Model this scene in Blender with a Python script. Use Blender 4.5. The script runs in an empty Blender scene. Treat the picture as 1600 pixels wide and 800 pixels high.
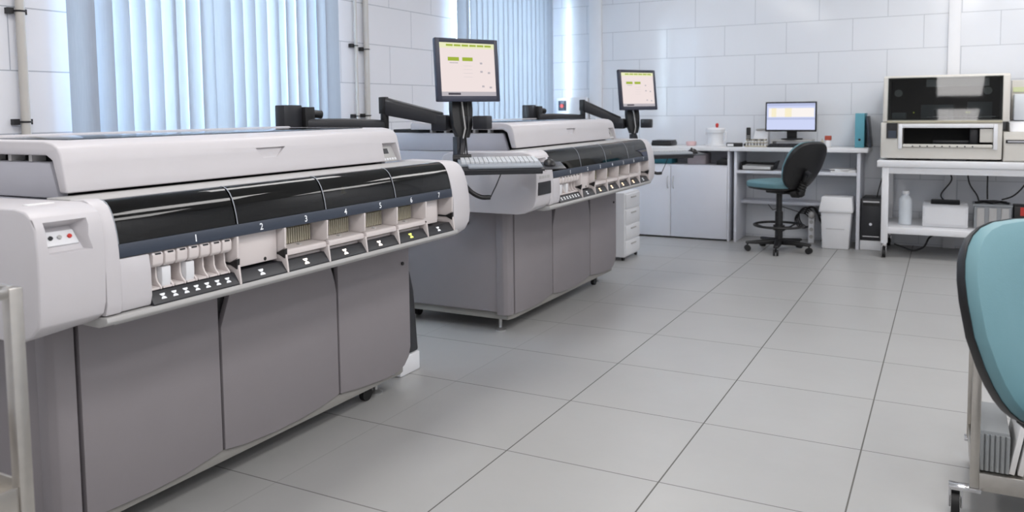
import bpy, bmesh, math, random
from mathutils import Vector, Matrix
random.seed(7)
SC = bpy.context.scene
COL = SC.collection
R = math.radians
ORG = {}

# ------------------------------------------------------------------ materials
def lin(c):
    out = []
    for v in c:
        v = v / 255.0
        out.append(v / 12.92 if v <= 0.04045 else ((v + 0.055) / 1.055) ** 2.4)
    return tuple(out) + (1.0,)

def nt(name):
    m = bpy.data.materials.new(name); m.use_nodes = True
    t = m.node_tree; t.nodes.clear()
    return m, t, t.nodes, t.links

def pm(name, c, rough=0.45, metal=0.0, var=0.05, scale=9.0, bump=0.0, bscale=60.0, spec=0.5, em=None, es=0.0, coat=0.0):
    m, t, N, L = nt(name)
    o = N.new('ShaderNodeOutputMaterial'); b = N.new('ShaderNodeBsdfPrincipled')
    L.new(b.outputs[0], o.inputs[0])
    tc = N.new('ShaderNodeTexCoord')
    nz = N.new('ShaderNodeTexNoise'); nz.inputs['Scale'].default_value = scale; nz.inputs['Detail'].default_value = 3
    L.new(tc.outputs['Object'], nz.inputs['Vector'])
    base = lin(c)
    mx = N.new('ShaderNodeMix'); mx.data_type = 'RGBA'
    mx.inputs[6].default_value = tuple(v * (1 - var) for v in base[:3]) + (1,)
    mx.inputs[7].default_value = tuple(min(1, v * (1 + var)) for v in base[:3]) + (1,)
    L.new(nz.outputs['Fac'], mx.inputs[0]); L.new(mx.outputs[2], b.inputs['Base Color'])
    b.inputs['Roughness'].default_value = rough; b.inputs['Metallic'].default_value = metal
    b.inputs['Specular IOR Level'].default_value = spec
    b.inputs['Coat Weight'].default_value = coat
    if em:
        b.inputs['Emission Color'].default_value = lin(em); b.inputs['Emission Strength'].default_value = es
    if bump:
        n2 = N.new('ShaderNodeTexNoise'); n2.inputs['Scale'].default_value = bscale
        L.new(tc.outputs['Object'], n2.inputs['Vector'])
        bp = N.new('ShaderNodeBump'); bp.inputs['Strength'].default_value = bump; bp.inputs['Distance'].default_value = 0.002
        L.new(n2.outputs['Fac'], bp.inputs['Height']); L.new(bp.outputs[0], b.inputs['Normal'])
    return m

def tinted(name, c, fac=0.06, rough=0.03):
    m, t, N, L = nt(name)
    o = N.new('ShaderNodeOutputMaterial'); mix = N.new('ShaderNodeMixShader')
    tr = N.new('ShaderNodeBsdfTransparent'); tr.inputs[0].default_value = lin(c)
    gl = N.new('ShaderNodeBsdfGlossy'); gl.inputs['Roughness'].default_value = rough
    lw = N.new('ShaderNodeFresnel'); lw.inputs['IOR'].default_value = 1.5
    ge = N.new('ShaderNodeNewGeometry'); fm = N.new('ShaderNodeMath'); fm.operation = 'MULTIPLY'; fi = N.new('ShaderNodeMath'); fi.operation = 'SUBTRACT'; fi.inputs[0].default_value = 1.0
    L.new(ge.outputs['Backfacing'], fi.inputs[1]); L.new(fi.outputs[0], fm.inputs[0]); L.new(lw.outputs[0], fm.inputs[1])
    L.new(fm.outputs[0], mix.inputs[0]); L.new(tr.outputs[0], mix.inputs[1]); L.new(gl.outputs[0], mix.inputs[2])
    L.new(mix.outputs[0], o.inputs[0])
    return m

def math_n(N, L, op, a, b=None, c=None):
    n = N.new('ShaderNodeMath'); n.operation = op
    for i, v in enumerate((a, b, c)):
        if v is None: continue
        if isinstance(v, (int, float)): n.inputs[i].default_value = v
        else: L.new(v, n.inputs[i])
    return n.outputs[0]

def line_mask(N, L, val, half):
    # 1 on a grout line around integer values of val
    fr = math_n(N, L, 'FRACT', val)
    d = math_n(N, L, 'ABSOLUTE', math_n(N, L, 'SUBTRACT', fr, 0.5))
    return math_n(N, L, 'GREATER_THAN', d, 0.5 - half)

def tile_mat(name, axis, base, grout, rough, x0, y0, tw, th, lw, brick, parity=0, noise=0.04, bump=0.0, bscale=3.0, spec=0.5, gvar=0.0):
    """axis: which world coordinates run along / across the tiles."""
    m, t, N, L = nt(name)
    o = N.new('ShaderNodeOutputMaterial'); b = N.new('ShaderNodeBsdfPrincipled'); L.new(b.outputs[0], o.inputs[0])
    g = N.new('ShaderNodeNewGeometry'); s = N.new('ShaderNodeSeparateXYZ'); L.new(g.outputs['Position'], s.inputs[0])
    u = s.outputs['XYZ'.index(axis[0])]; v = s.outputs['XYZ'.index(axis[1])]
    vv = math_n(N, L, 'DIVIDE', math_n(N, L, 'SUBTRACT', v, y0), th)
    uu = math_n(N, L, 'DIVIDE', math_n(N, L, 'SUBTRACT', u, x0), tw)
    row = math_n(N, L, 'FLOOR', vv)
    if brick:
        sh = math_n(N, L, 'MULTIPLY', math_n(N, L, 'MODULO', math_n(N, L, 'ADD', row, 100 + parity), 2.0), 0.5)
        uu = math_n(N, L, 'ADD', uu, sh)
    mu = line_mask(N, L, uu, lw / tw); mv = line_mask(N, L, vv, lw / th)
    if not brick:
        # the cross joints are drawn paler, and joints on the machine side much fainter
        near_j = math_n(N, L, 'LESS_THAN', uu, -0.5)
        mu = math_n(N, L, 'MULTIPLY', mu, math_n(N, L, 'SUBTRACT', 1.0, math_n(N, L, 'MULTIPLY', near_j, .8)))
        mv = math_n(N, L, 'MULTIPLY', mv, .75)
    mk = math_n(N, L, 'MAXIMUM', mv, mu)
    cmb = N.new('ShaderNodeCombineXYZ'); L.new(row, cmb.inputs[0]); L.new(math_n(N, L, 'FLOOR', uu), cmb.inputs[1])
    wn = N.new('ShaderNodeTexWhiteNoise'); L.new(cmb.outputs[0], wn.inputs['Vector'])
    nz = N.new('ShaderNodeTexNoise'); nz.inputs['Scale'].default_value = 2.2; nz.inputs['Detail'].default_value = 6; nz.inputs['Roughness'].default_value = .6
    L.new(g.outputs['Position'], nz.inputs['Vector'])
    k = math_n(N, L, 'ADD', math_n(N, L, 'MULTIPLY', math_n(N, L, 'SUBTRACT', wn.outputs[0], .5), noise),
               math_n(N, L, 'MULTIPLY', math_n(N, L, 'SUBTRACT', nz.outputs['Fac'], .5), noise * 3 + gvar))
    k = math_n(N, L, 'ADD', k, 1.0)
    cm = N.new('ShaderNodeVectorMath'); cm.operation = 'SCALE'; cm.inputs[0].default_value = lin(base)[:3]; L.new(k, cm.inputs['Scale'])
    mx = N.new('ShaderNodeMix'); mx.data_type = 'RGBA'; L.new(mk, mx.inputs[0]); L.new(cm.outputs[0], mx.inputs[6]); mx.inputs[7].default_value = lin(grout)
    L.new(mx.outputs[2], b.inputs['Base Color'])
    rr = math_n(N, L, 'ADD', math_n(N, L, 'MULTIPLY', mk, 0.5), rough); L.new(rr, b.inputs['Roughness'])
    b.inputs['Specular IOR Level'].default_value = spec
    if bump:
        n2 = N.new('ShaderNodeTexNoise'); n2.inputs['Scale'].default_value = bscale; n2.inputs['Detail'].default_value = 1
        L.new(g.outputs['Position'], n2.inputs['Vector'])
        bp = N.new('ShaderNodeBump'); bp.inputs['Strength'].default_value = bump; bp.inputs['Distance'].default_value = 0.01
        L.new(n2.outputs['Fac'], bp.inputs['Height']); L.new(bp.outputs[0], b.inputs['Normal'])
    return m

def vane_mat():
    m, t, N, L = nt('blind_fabric')
    o = N.new('ShaderNodeOutputMaterial'); mix = N.new('ShaderNodeMixShader'); mix.inputs[0].default_value = 0.07
    d = N.new('ShaderNodeBsdfDiffuse'); tr = N.new('ShaderNodeBsdfTranslucent')
    tc = N.new('ShaderNodeTexCoord'); mp = N.new('ShaderNodeMapping'); mp.inputs['Scale'].default_value = (120, 120, 6)
    nz = N.new('ShaderNodeTexNoise'); nz.inputs['Scale'].default_value = 1.5
    L.new(tc.outputs['Object'], mp.inputs[0]); L.new(mp.outputs[0], nz.inputs['Vector'])
    mx = N.new('ShaderNodeMix'); mx.data_type = 'RGBA'; mx.inputs[6].default_value = lin((164, 174, 188)); mx.inputs[7].default_value = lin((178, 187, 199))
    L.new(nz.outputs['Fac'], mx.inputs[0])
    L.new(mx.outputs[2], d.inputs[0]); L.new(mx.outputs[2], tr.inputs[0])
    L.new(d.outputs[0], mix.inputs[1]); L.new(tr.outputs[0], mix.inputs[2]); L.new(mix.outputs[0], o.inputs[0])
    return m

def emis(name, c, s):
    m, t, N, L = nt(name)
    o = N.new('ShaderNodeOutputMaterial'); e = N.new('ShaderNodeEmission'); e.inputs[0].default_value = lin(c); e.inputs[1].default_value = s
    nz = N.new('ShaderNodeTexNoise'); nz.inputs['Scale'].default_value = 3
    L.new(e.outputs[0], o.inputs[0])
    return m

M = {}
M['shell'] = pm('white_shell_plastic', (200, 197, 200), .42, bump=.04, bscale=250, var=.02)
M['shell_side'] = M['shell']
M['grey_panel'] = pm('grey_painted_panel', (137, 132, 135), .5, var=.03, bump=.03, bscale=300)
M['grey_light'] = pm('light_grey_trim', (178, 177, 176), .4, var=.03)
M['grey_side'] = pm('grey_lilac_panel', (180, 180, 188), .48, var=.03)
M['skirt'] = pm('grey_skirt', (140, 138, 134), .5, var=.03)
M['black'] = pm('black_plastic', (22, 22, 24), .42, var=.12)
M['black_gloss'] = pm('black_gloss', (12, 12, 14), .12, var=.1)
M['dark'] = pm('dark_charcoal_plastic', (36, 37, 42), .38, var=.1)
M['cavity'] = pm('dark_cavity', (20, 21, 22), .7, var=.2)
M['slate'] = pm('slate_blue_strip', (52, 60, 74), .35, var=.05)
M['cover'] = tinted('smoked_cover', (96, 106, 102))
M['lid_glass'] = pm('smoked_lid_glass', (60, 68, 76), .06, var=.05)
M['print_glow'] = pm('white_print_glow', (240, 242, 245), .5, em=(240, 245, 250), es=.15)  # print given a faint glow of its own, though it is no lamp
M['lamp_w'] = pm('lit_lamp_white', (255, 244, 236), .4, em=(255, 240, 228), es=1.6)
M['lamp_o'] = pm('lit_lamp_warm', (255, 230, 200), .4, em=(255, 214, 170), es=1.8)
M['lamp_y'] = pm('lit_lamp_yellow', (235, 240, 130), .4, em=(225, 235, 90), es=.9)
M['rack'] = pm('slide_rack', (120, 112, 92), .55, var=.35, scale=90, bump=.5, bscale=120)
M['beige'] = pm('beige_plastic', (176, 170, 150), .5)
M['lip'] = pm('pale_pinkish_plastic', (216, 208, 206), .4, var=.03)
M['steel'] = pm('brushed_steel', (188, 184, 178), .30, metal=1.0, var=.1, scale=40)
M['chrome'] = pm('chrome', (210, 210, 212), .14, metal=1.0)
M['rubber'] = pm('black_rubber', (18, 18, 19), .6, var=.15)
M['teal'] = pm('teal_upholstery', (96, 133, 141), .55, var=.06, bump=.15, bscale=400)
M['keys'] = pm('light_grey_keys', (205, 208, 212), .5)
M['kb_grey'] = pm('grey_keyboard', (150, 156, 164), .5)
M['bezel'] = pm('slate_bezel', (48, 51, 68), .38, var=.06)
M['laminate'] = pm('white_laminate', (214, 216, 224), .38, var=.02)
M['white'] = pm('white_plastic', (226, 227, 230), .4, var=.03)
M['warmwhite'] = pm('warm_white_plastic', (208, 205, 198), .42, var=.03)
M['paper'] = pm('paper', (230, 230, 230), .7, var=.05)
M['paper_edge'] = pm('paper_edges', (188, 190, 192), .7, var=.2, scale=200)
M['grey_file'] = pm('grey_file', (148, 152, 154), .55, var=.1)
M['binder'] = pm('teal_binder', (92, 160, 176), .5)
M['red'] = pm('red_plastic', (196, 52, 44), .45)
M['redbox'] = pm('red_brown_lid', (170, 72, 52), .5)
M['pink'] = pm('pale_pink_plastic', (224, 190, 190), .45)
M['tealbox'] = pm('dark_teal_box', (38, 104, 118), .5)
M['greybeige'] = pm('grey_beige_card', (170, 160, 164), .6)
M['grey_crate'] = pm('grey_crate', (150, 154, 158), .55)
M['pipe'] = pm('painted_pipe', (196, 192, 186), .45)
M['clearplastic'] = pm('milky_plastic', (214, 220, 226), .35)
M['foot_metal'] = pm('foot_metal', (190, 190, 190), .3, metal=.8)
M['screen'] = None
M['blind'] = vane_mat()
M['ceil'] = pm('ceiling_paint', (236, 236, 234), .8, var=.02)
M['wallpaint'] = pm('wall_paint', (226, 228, 232), .6, var=.02)
M['trimw'] = pm('white_trunking', (232, 233, 236), .4, var=.02)
M['frame'] = pm('window_frame', (236, 238, 240), .4, var=.02)
M['glass'] = tinted('window_glass', (244, 250, 252))
M['floor'] = tile_mat('floor_tiles', 'XY', (164, 164, 163), (94, 93, 90), .34, 0, 0, .6, .6, .0028, False, noise=.035, bump=.03, bscale=14, gvar=.06)
M['wall_far'] = tile_mat('far_wall_tiles', 'XZ', (226, 229, 234), (190, 194, 200), .11, -1.4549, 2.7165, .6, .3, .0032, True, 0, noise=.015, bump=.06, bscale=2.6)
M['wall_left'] = tile_mat('left_wall_tiles', 'YZ', (232, 233, 238), (176, 180, 188), .16, 2.06, 2.7115, .6, .3, .003, True, 0, noise=.015, bump=.04, bscale=2.6)

# ------------------------------------------------------------------ mesh builder
class MB:
    def __init__(s):
        s.v = []; s.f = []; s.m = []; s.mi = 0
    def add(s, vs, fs):
        k = len(s.v); s.v += [tuple(v) for v in vs]
        for f in fs: s.f.append([i + k for i in f]); s.m.append(s.mi)
        return s
    def box(s, x0, x1, y0, y1, z0, z1):
        return s.add([(x0, y0, z0), (x1, y0, z0), (x1, y1, z0), (x0, y1, z0), (x0, y0, z1), (x1, y0, z1), (x1, y1, z1), (x0, y1, z1)],
                     [(0, 3, 2, 1), (4, 5, 6, 7), (0, 1, 5, 4), (1, 2, 6, 5), (2, 3, 7, 6), (3, 0, 4, 7)])
    def obox(s, c, ax, ay, az, hx, hy, hz):
        c = Vector(c); ax = Vector(ax) * hx; ay = Vector(ay) * hy; az = Vector(az) * hz
        P = [c + i * ax + j * ay + k * az for k in (-1, 1) for (i, j) in ((-1, -1), (1, -1), (1, 1), (-1, 1))]
        return s.add(P, [(0, 3, 2, 1), (4, 5, 6, 7), (0, 1, 5, 4), (1, 2, 6, 5), (2, 3, 7, 6), (3, 0, 4, 7)])
    def prism(s, prof, axis, a, b):
        n = len(prof)
        def P(p, t):
            if axis == 'Y': return (p[0], t, p[1])
            if axis == 'X': return (t, p[0], p[1])
            return (p[0], p[1], t)
        vs = [P(p, a) for p in prof] + [P(p, b) for p in prof]
        fs = [tuple(range(n))[::-1], tuple(range(n, 2 * n))]
        fs += [(i, (i + 1) % n, n + (i + 1) % n, n + i) for i in range(n)]
        return s.add(vs, fs)
    def loft(s, rings, cap=True):
        n = len(rings[0]); vs = [p for r in rings for p in r]; fs = []
        for k in range(len(rings) - 1):
            for i in range(n):
                j = (i + 1) % n
                fs.append((k * n + i, k * n + j, (k + 1) * n + j, (k + 1) * n + i))
        if cap: fs += [tuple(range(n))[::-1], tuple(range((len(rings) - 1) * n, len(rings) * n))]
        return s.add(vs, fs)
    def tube(s, path, r, n=10, radii=None):
        path = [Vector(p) for p in path]; rings = []
        prev = None
        for i, p in enumerate(path):
            d = (path[min(i + 1, len(path) - 1)] - path[max(i - 1, 0)]).normalized()
            if prev is None:
                u = d.orthogonal().normalized()
            else:
                u = (prev - d * prev.dot(d)).normalized()
            prev = u; w = d.cross(u); rr = radii[i] if radii else r
            rings.append([p + rr * (math.cos(2 * math.pi * k / n) * u + math.sin(2 * math.pi * k / n) * w) for k in range(n)])
        return s.loft(rings)
    def cyl(s, p0, p1, r0, r1=None, n=20):
        return s.tube([p0, p1], r0, n, [r0, r0 if r1 is None else r1])
    def lathe(s, prof, c, n=24):
        cx, cy, cz = c
        rings = [[(cx + r * math.cos(2 * math.pi * k / n), cy + r * math.sin(2 * math.pi * k / n), cz + z) for k in range(n)] for r, z in prof]
        return s.loft(rings)
    def torus(s, c, Rr, r, axis=(0, 0, 1), n=28, m=8, arc=1.0):
        ax = Vector(axis).normalized(); u = ax.orthogonal().normalized(); w = ax.cross(u); c = Vector(c)
        rings = []
        for k in range(n):
            a = 2 * math.pi * k / n; d = math.cos(a) * u + math.sin(a) * w
            rings.append([c + d * (Rr + r * math.cos(2 * math.pi * q / m)) + ax * r * math.sin(2 * math.pi * q / m) for q in range(m)])
        vs = [p for rg in rings for p in rg]
        fs = [(k * m + q, ((k + 1) % n) * m + q, ((k + 1) % n) * m + (q + 1) % m, k * m + (q + 1) % m) for k in range(n) for q in range(m)]
        return s.add(vs, fs)
    def ball(s, c, rx, ry, rz, n=20, m=12):
        prof = [(math.sin(math.pi * i / m), -math.cos(math.pi * i / m)) for i in range(m + 1)]
        prof[0] = (1e-3, -1); prof[-1] = (1e-3, 1)
        rings = [[(c[0] + rx * r * math.cos(2 * math.pi * k / n), c[1] + ry * r * math.sin(2 * math.pi * k / n), c[2] + rz * z) for k in range(n)] for r, z in prof]
        return s.loft(rings)

def soft(pts, k=6):
    """smooth curve through the given points"""
    P = [Vector(p) for p in pts]; P = [P[0] * 2 - P[1]] + P + [P[-1] * 2 - P[-2]]; out = []
    for i in range(1, len(P) - 2):
        a, b, c, d = P[i - 1:i + 3]
        for j in range(k):
            t = j / k
            out.append(.5 * (2 * b + (c - a) * t + (2 * a - 5 * b + 4 * c - d) * t * t + (3 * b - a - 3 * c + d) * t ** 3))
    return out + [P[-2]]

def root_of(o):
    while o.parent: o = o.parent
    return o

def build(name, mb, mats, parent=None, bevel=0.0, seg=2, smooth=True, ang=38, raw=False):
    """links the collected shapes as ONE mesh object"""
    if not isinstance(mats, (list, tuple)): mats = [mats]
    org = Vector((0, 0, 0))
    if parent is not None:
        org = ORG[root_of(parent).name]
    elif not raw:
        xs = [v[0] for v in mb.v]; ys = [v[1] for v in mb.v]; zs = [v[2] for v in mb.v]
        org = Vector(((min(xs) + max(xs)) / 2, (min(ys) + max(ys)) / 2, min(zs)))
    me = bpy.data.meshes.new(name)
    me.from_pydata([tuple(Vector(v) - org) for v in mb.v], [], mb.f)
    for m in mats: me.materials.append(m)
    me.polygons.foreach_set('material_index', mb.m)
    bm = bmesh.new(); bm.from_mesh(me)
    bmesh.ops.recalc_face_normals(bm, faces=bm.faces)
    if bevel > 0:
        es = [e for e in bm.edges if len(e.link_faces) == 2 and e.calc_face_angle(0) > R(28)]
        bmesh.ops.bevel(bm, geom=es, offset=bevel, segments=seg, profile=.5, affect='EDGES', clamp_overlap=True)
    bm.to_mesh(me); bm.free()
    if smooth:
        me.polygons.foreach_set('use_smooth', [True] * len(me.polygons))
        me.set_sharp_from_angle(angle=R(ang))
    me.update()
    o = bpy.data.objects.new(name, me); COL.objects.link(o)
    if parent is not None: o.parent = parent
    else:
        o.location = org; ORG[o.name] = org
    return o

def cut(o, mb):
    """subtracts the shapes of mb from mesh object o"""
    org = ORG[root_of(o).name]
    me = bpy.data.meshes.new('cutter'); me.from_pydata([tuple(Vector(v) - org) for v in mb.v], [], mb.f)
    bm = bmesh.new(); bm.from_mesh(me); bmesh.ops.recalc_face_normals(bm, faces=bm.faces); bm.to_mesh(me); bm.free()
    c = bpy.data.objects.new('cutter', me); COL.objects.link(c)
    par = o.parent; o.parent = None; loc = o.location.copy(); o.location = (0, 0, 0)
    md = o.modifiers.new('b', 'BOOLEAN'); md.object = c; md.operation = 'DIFFERENCE'; md.solver = 'EXACT'
    dg = bpy.context.evaluated_depsgraph_get()
    nm = bpy.data.meshes.new_from_object(o.evaluated_get(dg))
    o.modifiers.clear(); old = o.data; o.data = nm; nm.name = o.name
    o.parent = par; o.location = loc
    bpy.data.objects.remove(c); bpy.data.meshes.remove(me); bpy.data.meshes.remove(old)
    nm.polygons.foreach_set('use_smooth', [True] * len(nm.polygons)); nm.set_sharp_from_angle(angle=R(38))

def tag(o, label=None, cat=None, group=None, kind=None):
    if label: o['label'] = label
    if cat: o['category'] = cat
    if group: o['group'] = group
    if kind: o['kind'] = kind
    return o

def thing(name, label, cat, loc, group=None, rotz=0.0, local=False):
    o = bpy.data.objects.new(name, None); COL.objects.link(o)
    o.location = loc; o.rotation_euler = (0, 0, rotz); o.empty_display_size = .1
    ORG[o.name] = Vector((0, 0, 0)) if local else Vector(loc)
    return tag(o, label, cat, group)

def struct(name, mb, mats, **k):
    o = build(name, mb, mats, **k); o['kind'] = 'structure'; return o

def kids(o): return [c for c in COL.objects if c.parent == o]

def copy_tree(o, parent=None):
    c = o.copy(); COL.objects.link(c)
    if parent is not None: c.parent = parent
    for ch in kids(o): copy_tree(ch, c)
    return c

def dup(o, loc, label, rotz=None):
    c = copy_tree(o); c.location = loc; c['label'] = label
    if rotz is not None: c.rotation_euler = (0, 0, rotz)
    ORG[c.name] = ORG[o.name]
    return c

def text_mb(ch, size):
    """flat glyph outline in (u, v), centred"""
    cu = bpy.data.curves.new('t', 'FONT'); cu.body = ch; cu.size = size; cu.align_x = 'CENTER'; cu.align_y = 'CENTER'; cu.offset = size * .012
    o = bpy.data.objects.new('t', cu); COL.objects.link(o)
    dg = bpy.context.evaluated_depsgraph_get()
    me = bpy.data.meshes.new_from_object(o.evaluated_get(dg))
    vs = [v.co.copy() for v in me.vertices]; fs = [tuple(p.vertices) for p in me.polygons]
    bpy.data.objects.remove(o); bpy.data.curves.remove(cu); bpy.data.meshes.remove(me)
    return vs, fs

# ------------------------------------------------------------------ camera
CAM = Vector((1.46063, -2.67997, 1.29861))
cr = Vector((0.88343585, 0.46840975, -0.01154989)); cu_ = Vector((-0.02458183, 0.07095017, 0.99717692)); cf = Vector((-0.46790686, 0.88065792, -0.07419429))
cam = bpy.data.cameras.new('camera'); co = bpy.data.objects.new('camera', cam); COL.objects.link(co)
mt = Matrix((cr, cu_, -cf)).transposed().to_4x4(); mt.translation = CAM
co.matrix_world = mt
cam.sensor_width = 36; cam.lens = 36 * 1283.06 / 1600; cam.shift_x = 0; cam.shift_y = -133 / 1600
cam.clip_start = .05; cam.clip_end = 100
cam.dof.use_dof = True; cam.dof.focus_distance = 3.1; cam.dof.aperture_fstop = 4.0
SC.camera = co

# ------------------------------------------------------------------ room
XL, YF, XR, YN, ZC = -2.46, 5.723, 3.3, -4.3, 3.0
struct('floor', MB().box(XL - .3, XR + .2, YN - .2, YF + .2, -.1, 0), M['floor'])
struct('ceiling', MB().box(XL - .3, XR + .2, YN - .2, YF + .2, ZC, ZC + .1), M['ceil'])
struct('wall_back', MB().box(XL - .3, XR + .2, YF, YF + .2, 0, ZC), M['wall_far'])
struct('wall_right', MB().box(XR, XR + .2, YN, YF, 0, ZC), M['wallpaint'])
struct('wall_front', MB().box(XL - .3, XR + .2, YN - .2, YN, 0, ZC), M['wallpaint'])
W1 = (0.0, 1.80); W2 = (3.66, 5.36); ZS, ZH = 0.98, 2.62
mb = MB()
x0, x1 = XL - .3, XL
mb.box(x0, x1, YN, YF, 0, ZS); mb.box(x0, x1, YN, YF, ZH, ZC)
mb.box(x0, x1, YN, W1[0], ZS, ZH); mb.box(x0, x1, W1[1], W2[0], ZS, ZH); mb.box(x0, x1, W2[1], YF, ZS, ZH)
struct('wall_left', mb, M['wall_left'], smooth=False)
for i, W in enumerate((W1, W2)):
    fr = MB(); xw0, xw1 = XL - .22, XL - .16
    fr.box(xw0, xw1, W[0], W[0] + .06, ZS, ZH); fr.box(xw0, xw1, W[1] - .06, W[1], ZS, ZH)
    fr.box(xw0, xw1, W[0] + .06, W[1] - .06, ZS, ZS + .06); fr.box(xw0, xw1, W[0] + .06, W[1] - .06, ZH - .06, ZH)
    mid = (W[0] + W[1]) / 2
    fr.box(xw0, xw1, mid - .03, mid + .03, ZS + .06, ZH - .06)
    w = struct('window_%d' % (i + 1), fr, M['frame'], bevel=.004)
    g = MB().box(XL - .195, XL - .187, W[0] + .06, mid - .03, ZS + .06, ZH - .06).box(XL - .195, XL - .187, mid + .03, W[1] - .06, ZS + .06, ZH - .06)
    build('pane', g, M['glass'], w, smooth=False)
# white trunking strips on the far wall
struct('trim_1', MB().box(-2.02, -1.875, YF - .03, YF, 0, ZC), M['trimw'], bevel=.004)
struct('trim_2', MB().box(1.442, 1.538, YF - .035, YF, 0, ZC), M['trimw'], bevel=.004)

# ------------------------------------------------------------------ blinds
def blind(y0, y1, n, label, angs):
    X = -2.36
    t = thing('vertical_blind', label, 'blind', (X, (y0 + y1) / 2, .93), 'vertical blinds on the left wall')
    build('headrail', MB().box(X - .02, X + .02, y0, y1, 2.72, 2.76), M['white'], t, bevel=.003)
    sp = (y1 - y0) / n; wv = .127
    for i in range(n):
        yc = y0 + sp * (i + .5)
        a = R(angs[i] + random.uniform(-2, 2))
        m = MB(); K = 6; vs = []
        for k in range(K + 1):
            q = (k / K - .5); s_ = q * wv; b = .007 * (1 - (2 * q) ** 2)
            dx, dy = math.sin(a) * s_ + math.cos(a) * b, math.cos(a) * s_ - math.sin(a) * b
            vs += [(X + dx, yc + dy, .95), (X + dx, yc + dy, 2.72)]
        m.add(vs, [(2 * k, 2 * k + 2, 2 * k + 3, 2 * k + 1) for k in range(K)])
        build('vane', m, M['blind'], t)
blind(-.085, 1.895, 20, 'pale blue vertical blind behind the nearer machine, the wider of the two',
      [30, 33, 30, 34, 30, 24, -9, -9, -10, 26, 22, 27, 22, 30, -6, -11, -11, -11, -10, 16])
blind(3.557, 5.464, 19, 'grey blue vertical blind behind the farther machine, in the room corner',
      [20, -15, 2, 6, 4, 8, 3, 6, 2, 5, 7, 3, 5, 8, 4, 2, 6, 4, 6])

# pipes on left wall
def pipe(y, r, label, zs):
    t = thing('pipe', label, 'pipe', (XL + .035, y, 0), 'heating pipes on the left wall')
    build('riser', MB().cyl((XL + .035, y, .0), (XL + .035, y, ZC), r, n=16), M['pipe'], t)
    for z in zs:
        c = MB(); c.box(XL + .001, XL + .03, y - r - .032, y - r - .004, z - .014, z + .014); c.box(XL + .001, XL + .02, y + r + .006, y + r + .022, z - .013, z + .013)
        c.torus((XL + .035, y, z), r + .002, .004)
        build('clamp', c, M['black'], t)
pipe(-.300, .021, 'beige wall pipe with black clamps left of the wider blind', (1.79, 1.268))
pipe(2.195, .012, 'thin beige wall pipe, the one nearer the wider blind', (1.785, 1.265))
pipe(2.318, .021, 'thick beige wall pipe beside the thin pipe', (1.765, 1.268))

# wall switch box near the corner
t = thing('wall_box', 'white wall trunking box with a red button switch in the far left corner', 'switch box', (-2.13, YF, 1.09))
build('housing', MB().box(-2.40, -2.03, YF - .06, YF, 1.09, 1.425), M['white'], t, bevel=.006)
build('switch_plate', MB().box(-2.372, -2.285, YF - .075, YF - .06, 1.283, 1.392), M['slate'], t, bevel=.004)
build('button', MB().cyl((-2.325, YF - .075, 1.335), (-2.325, YF - .09, 1.335), .022), M['red'], t)

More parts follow.
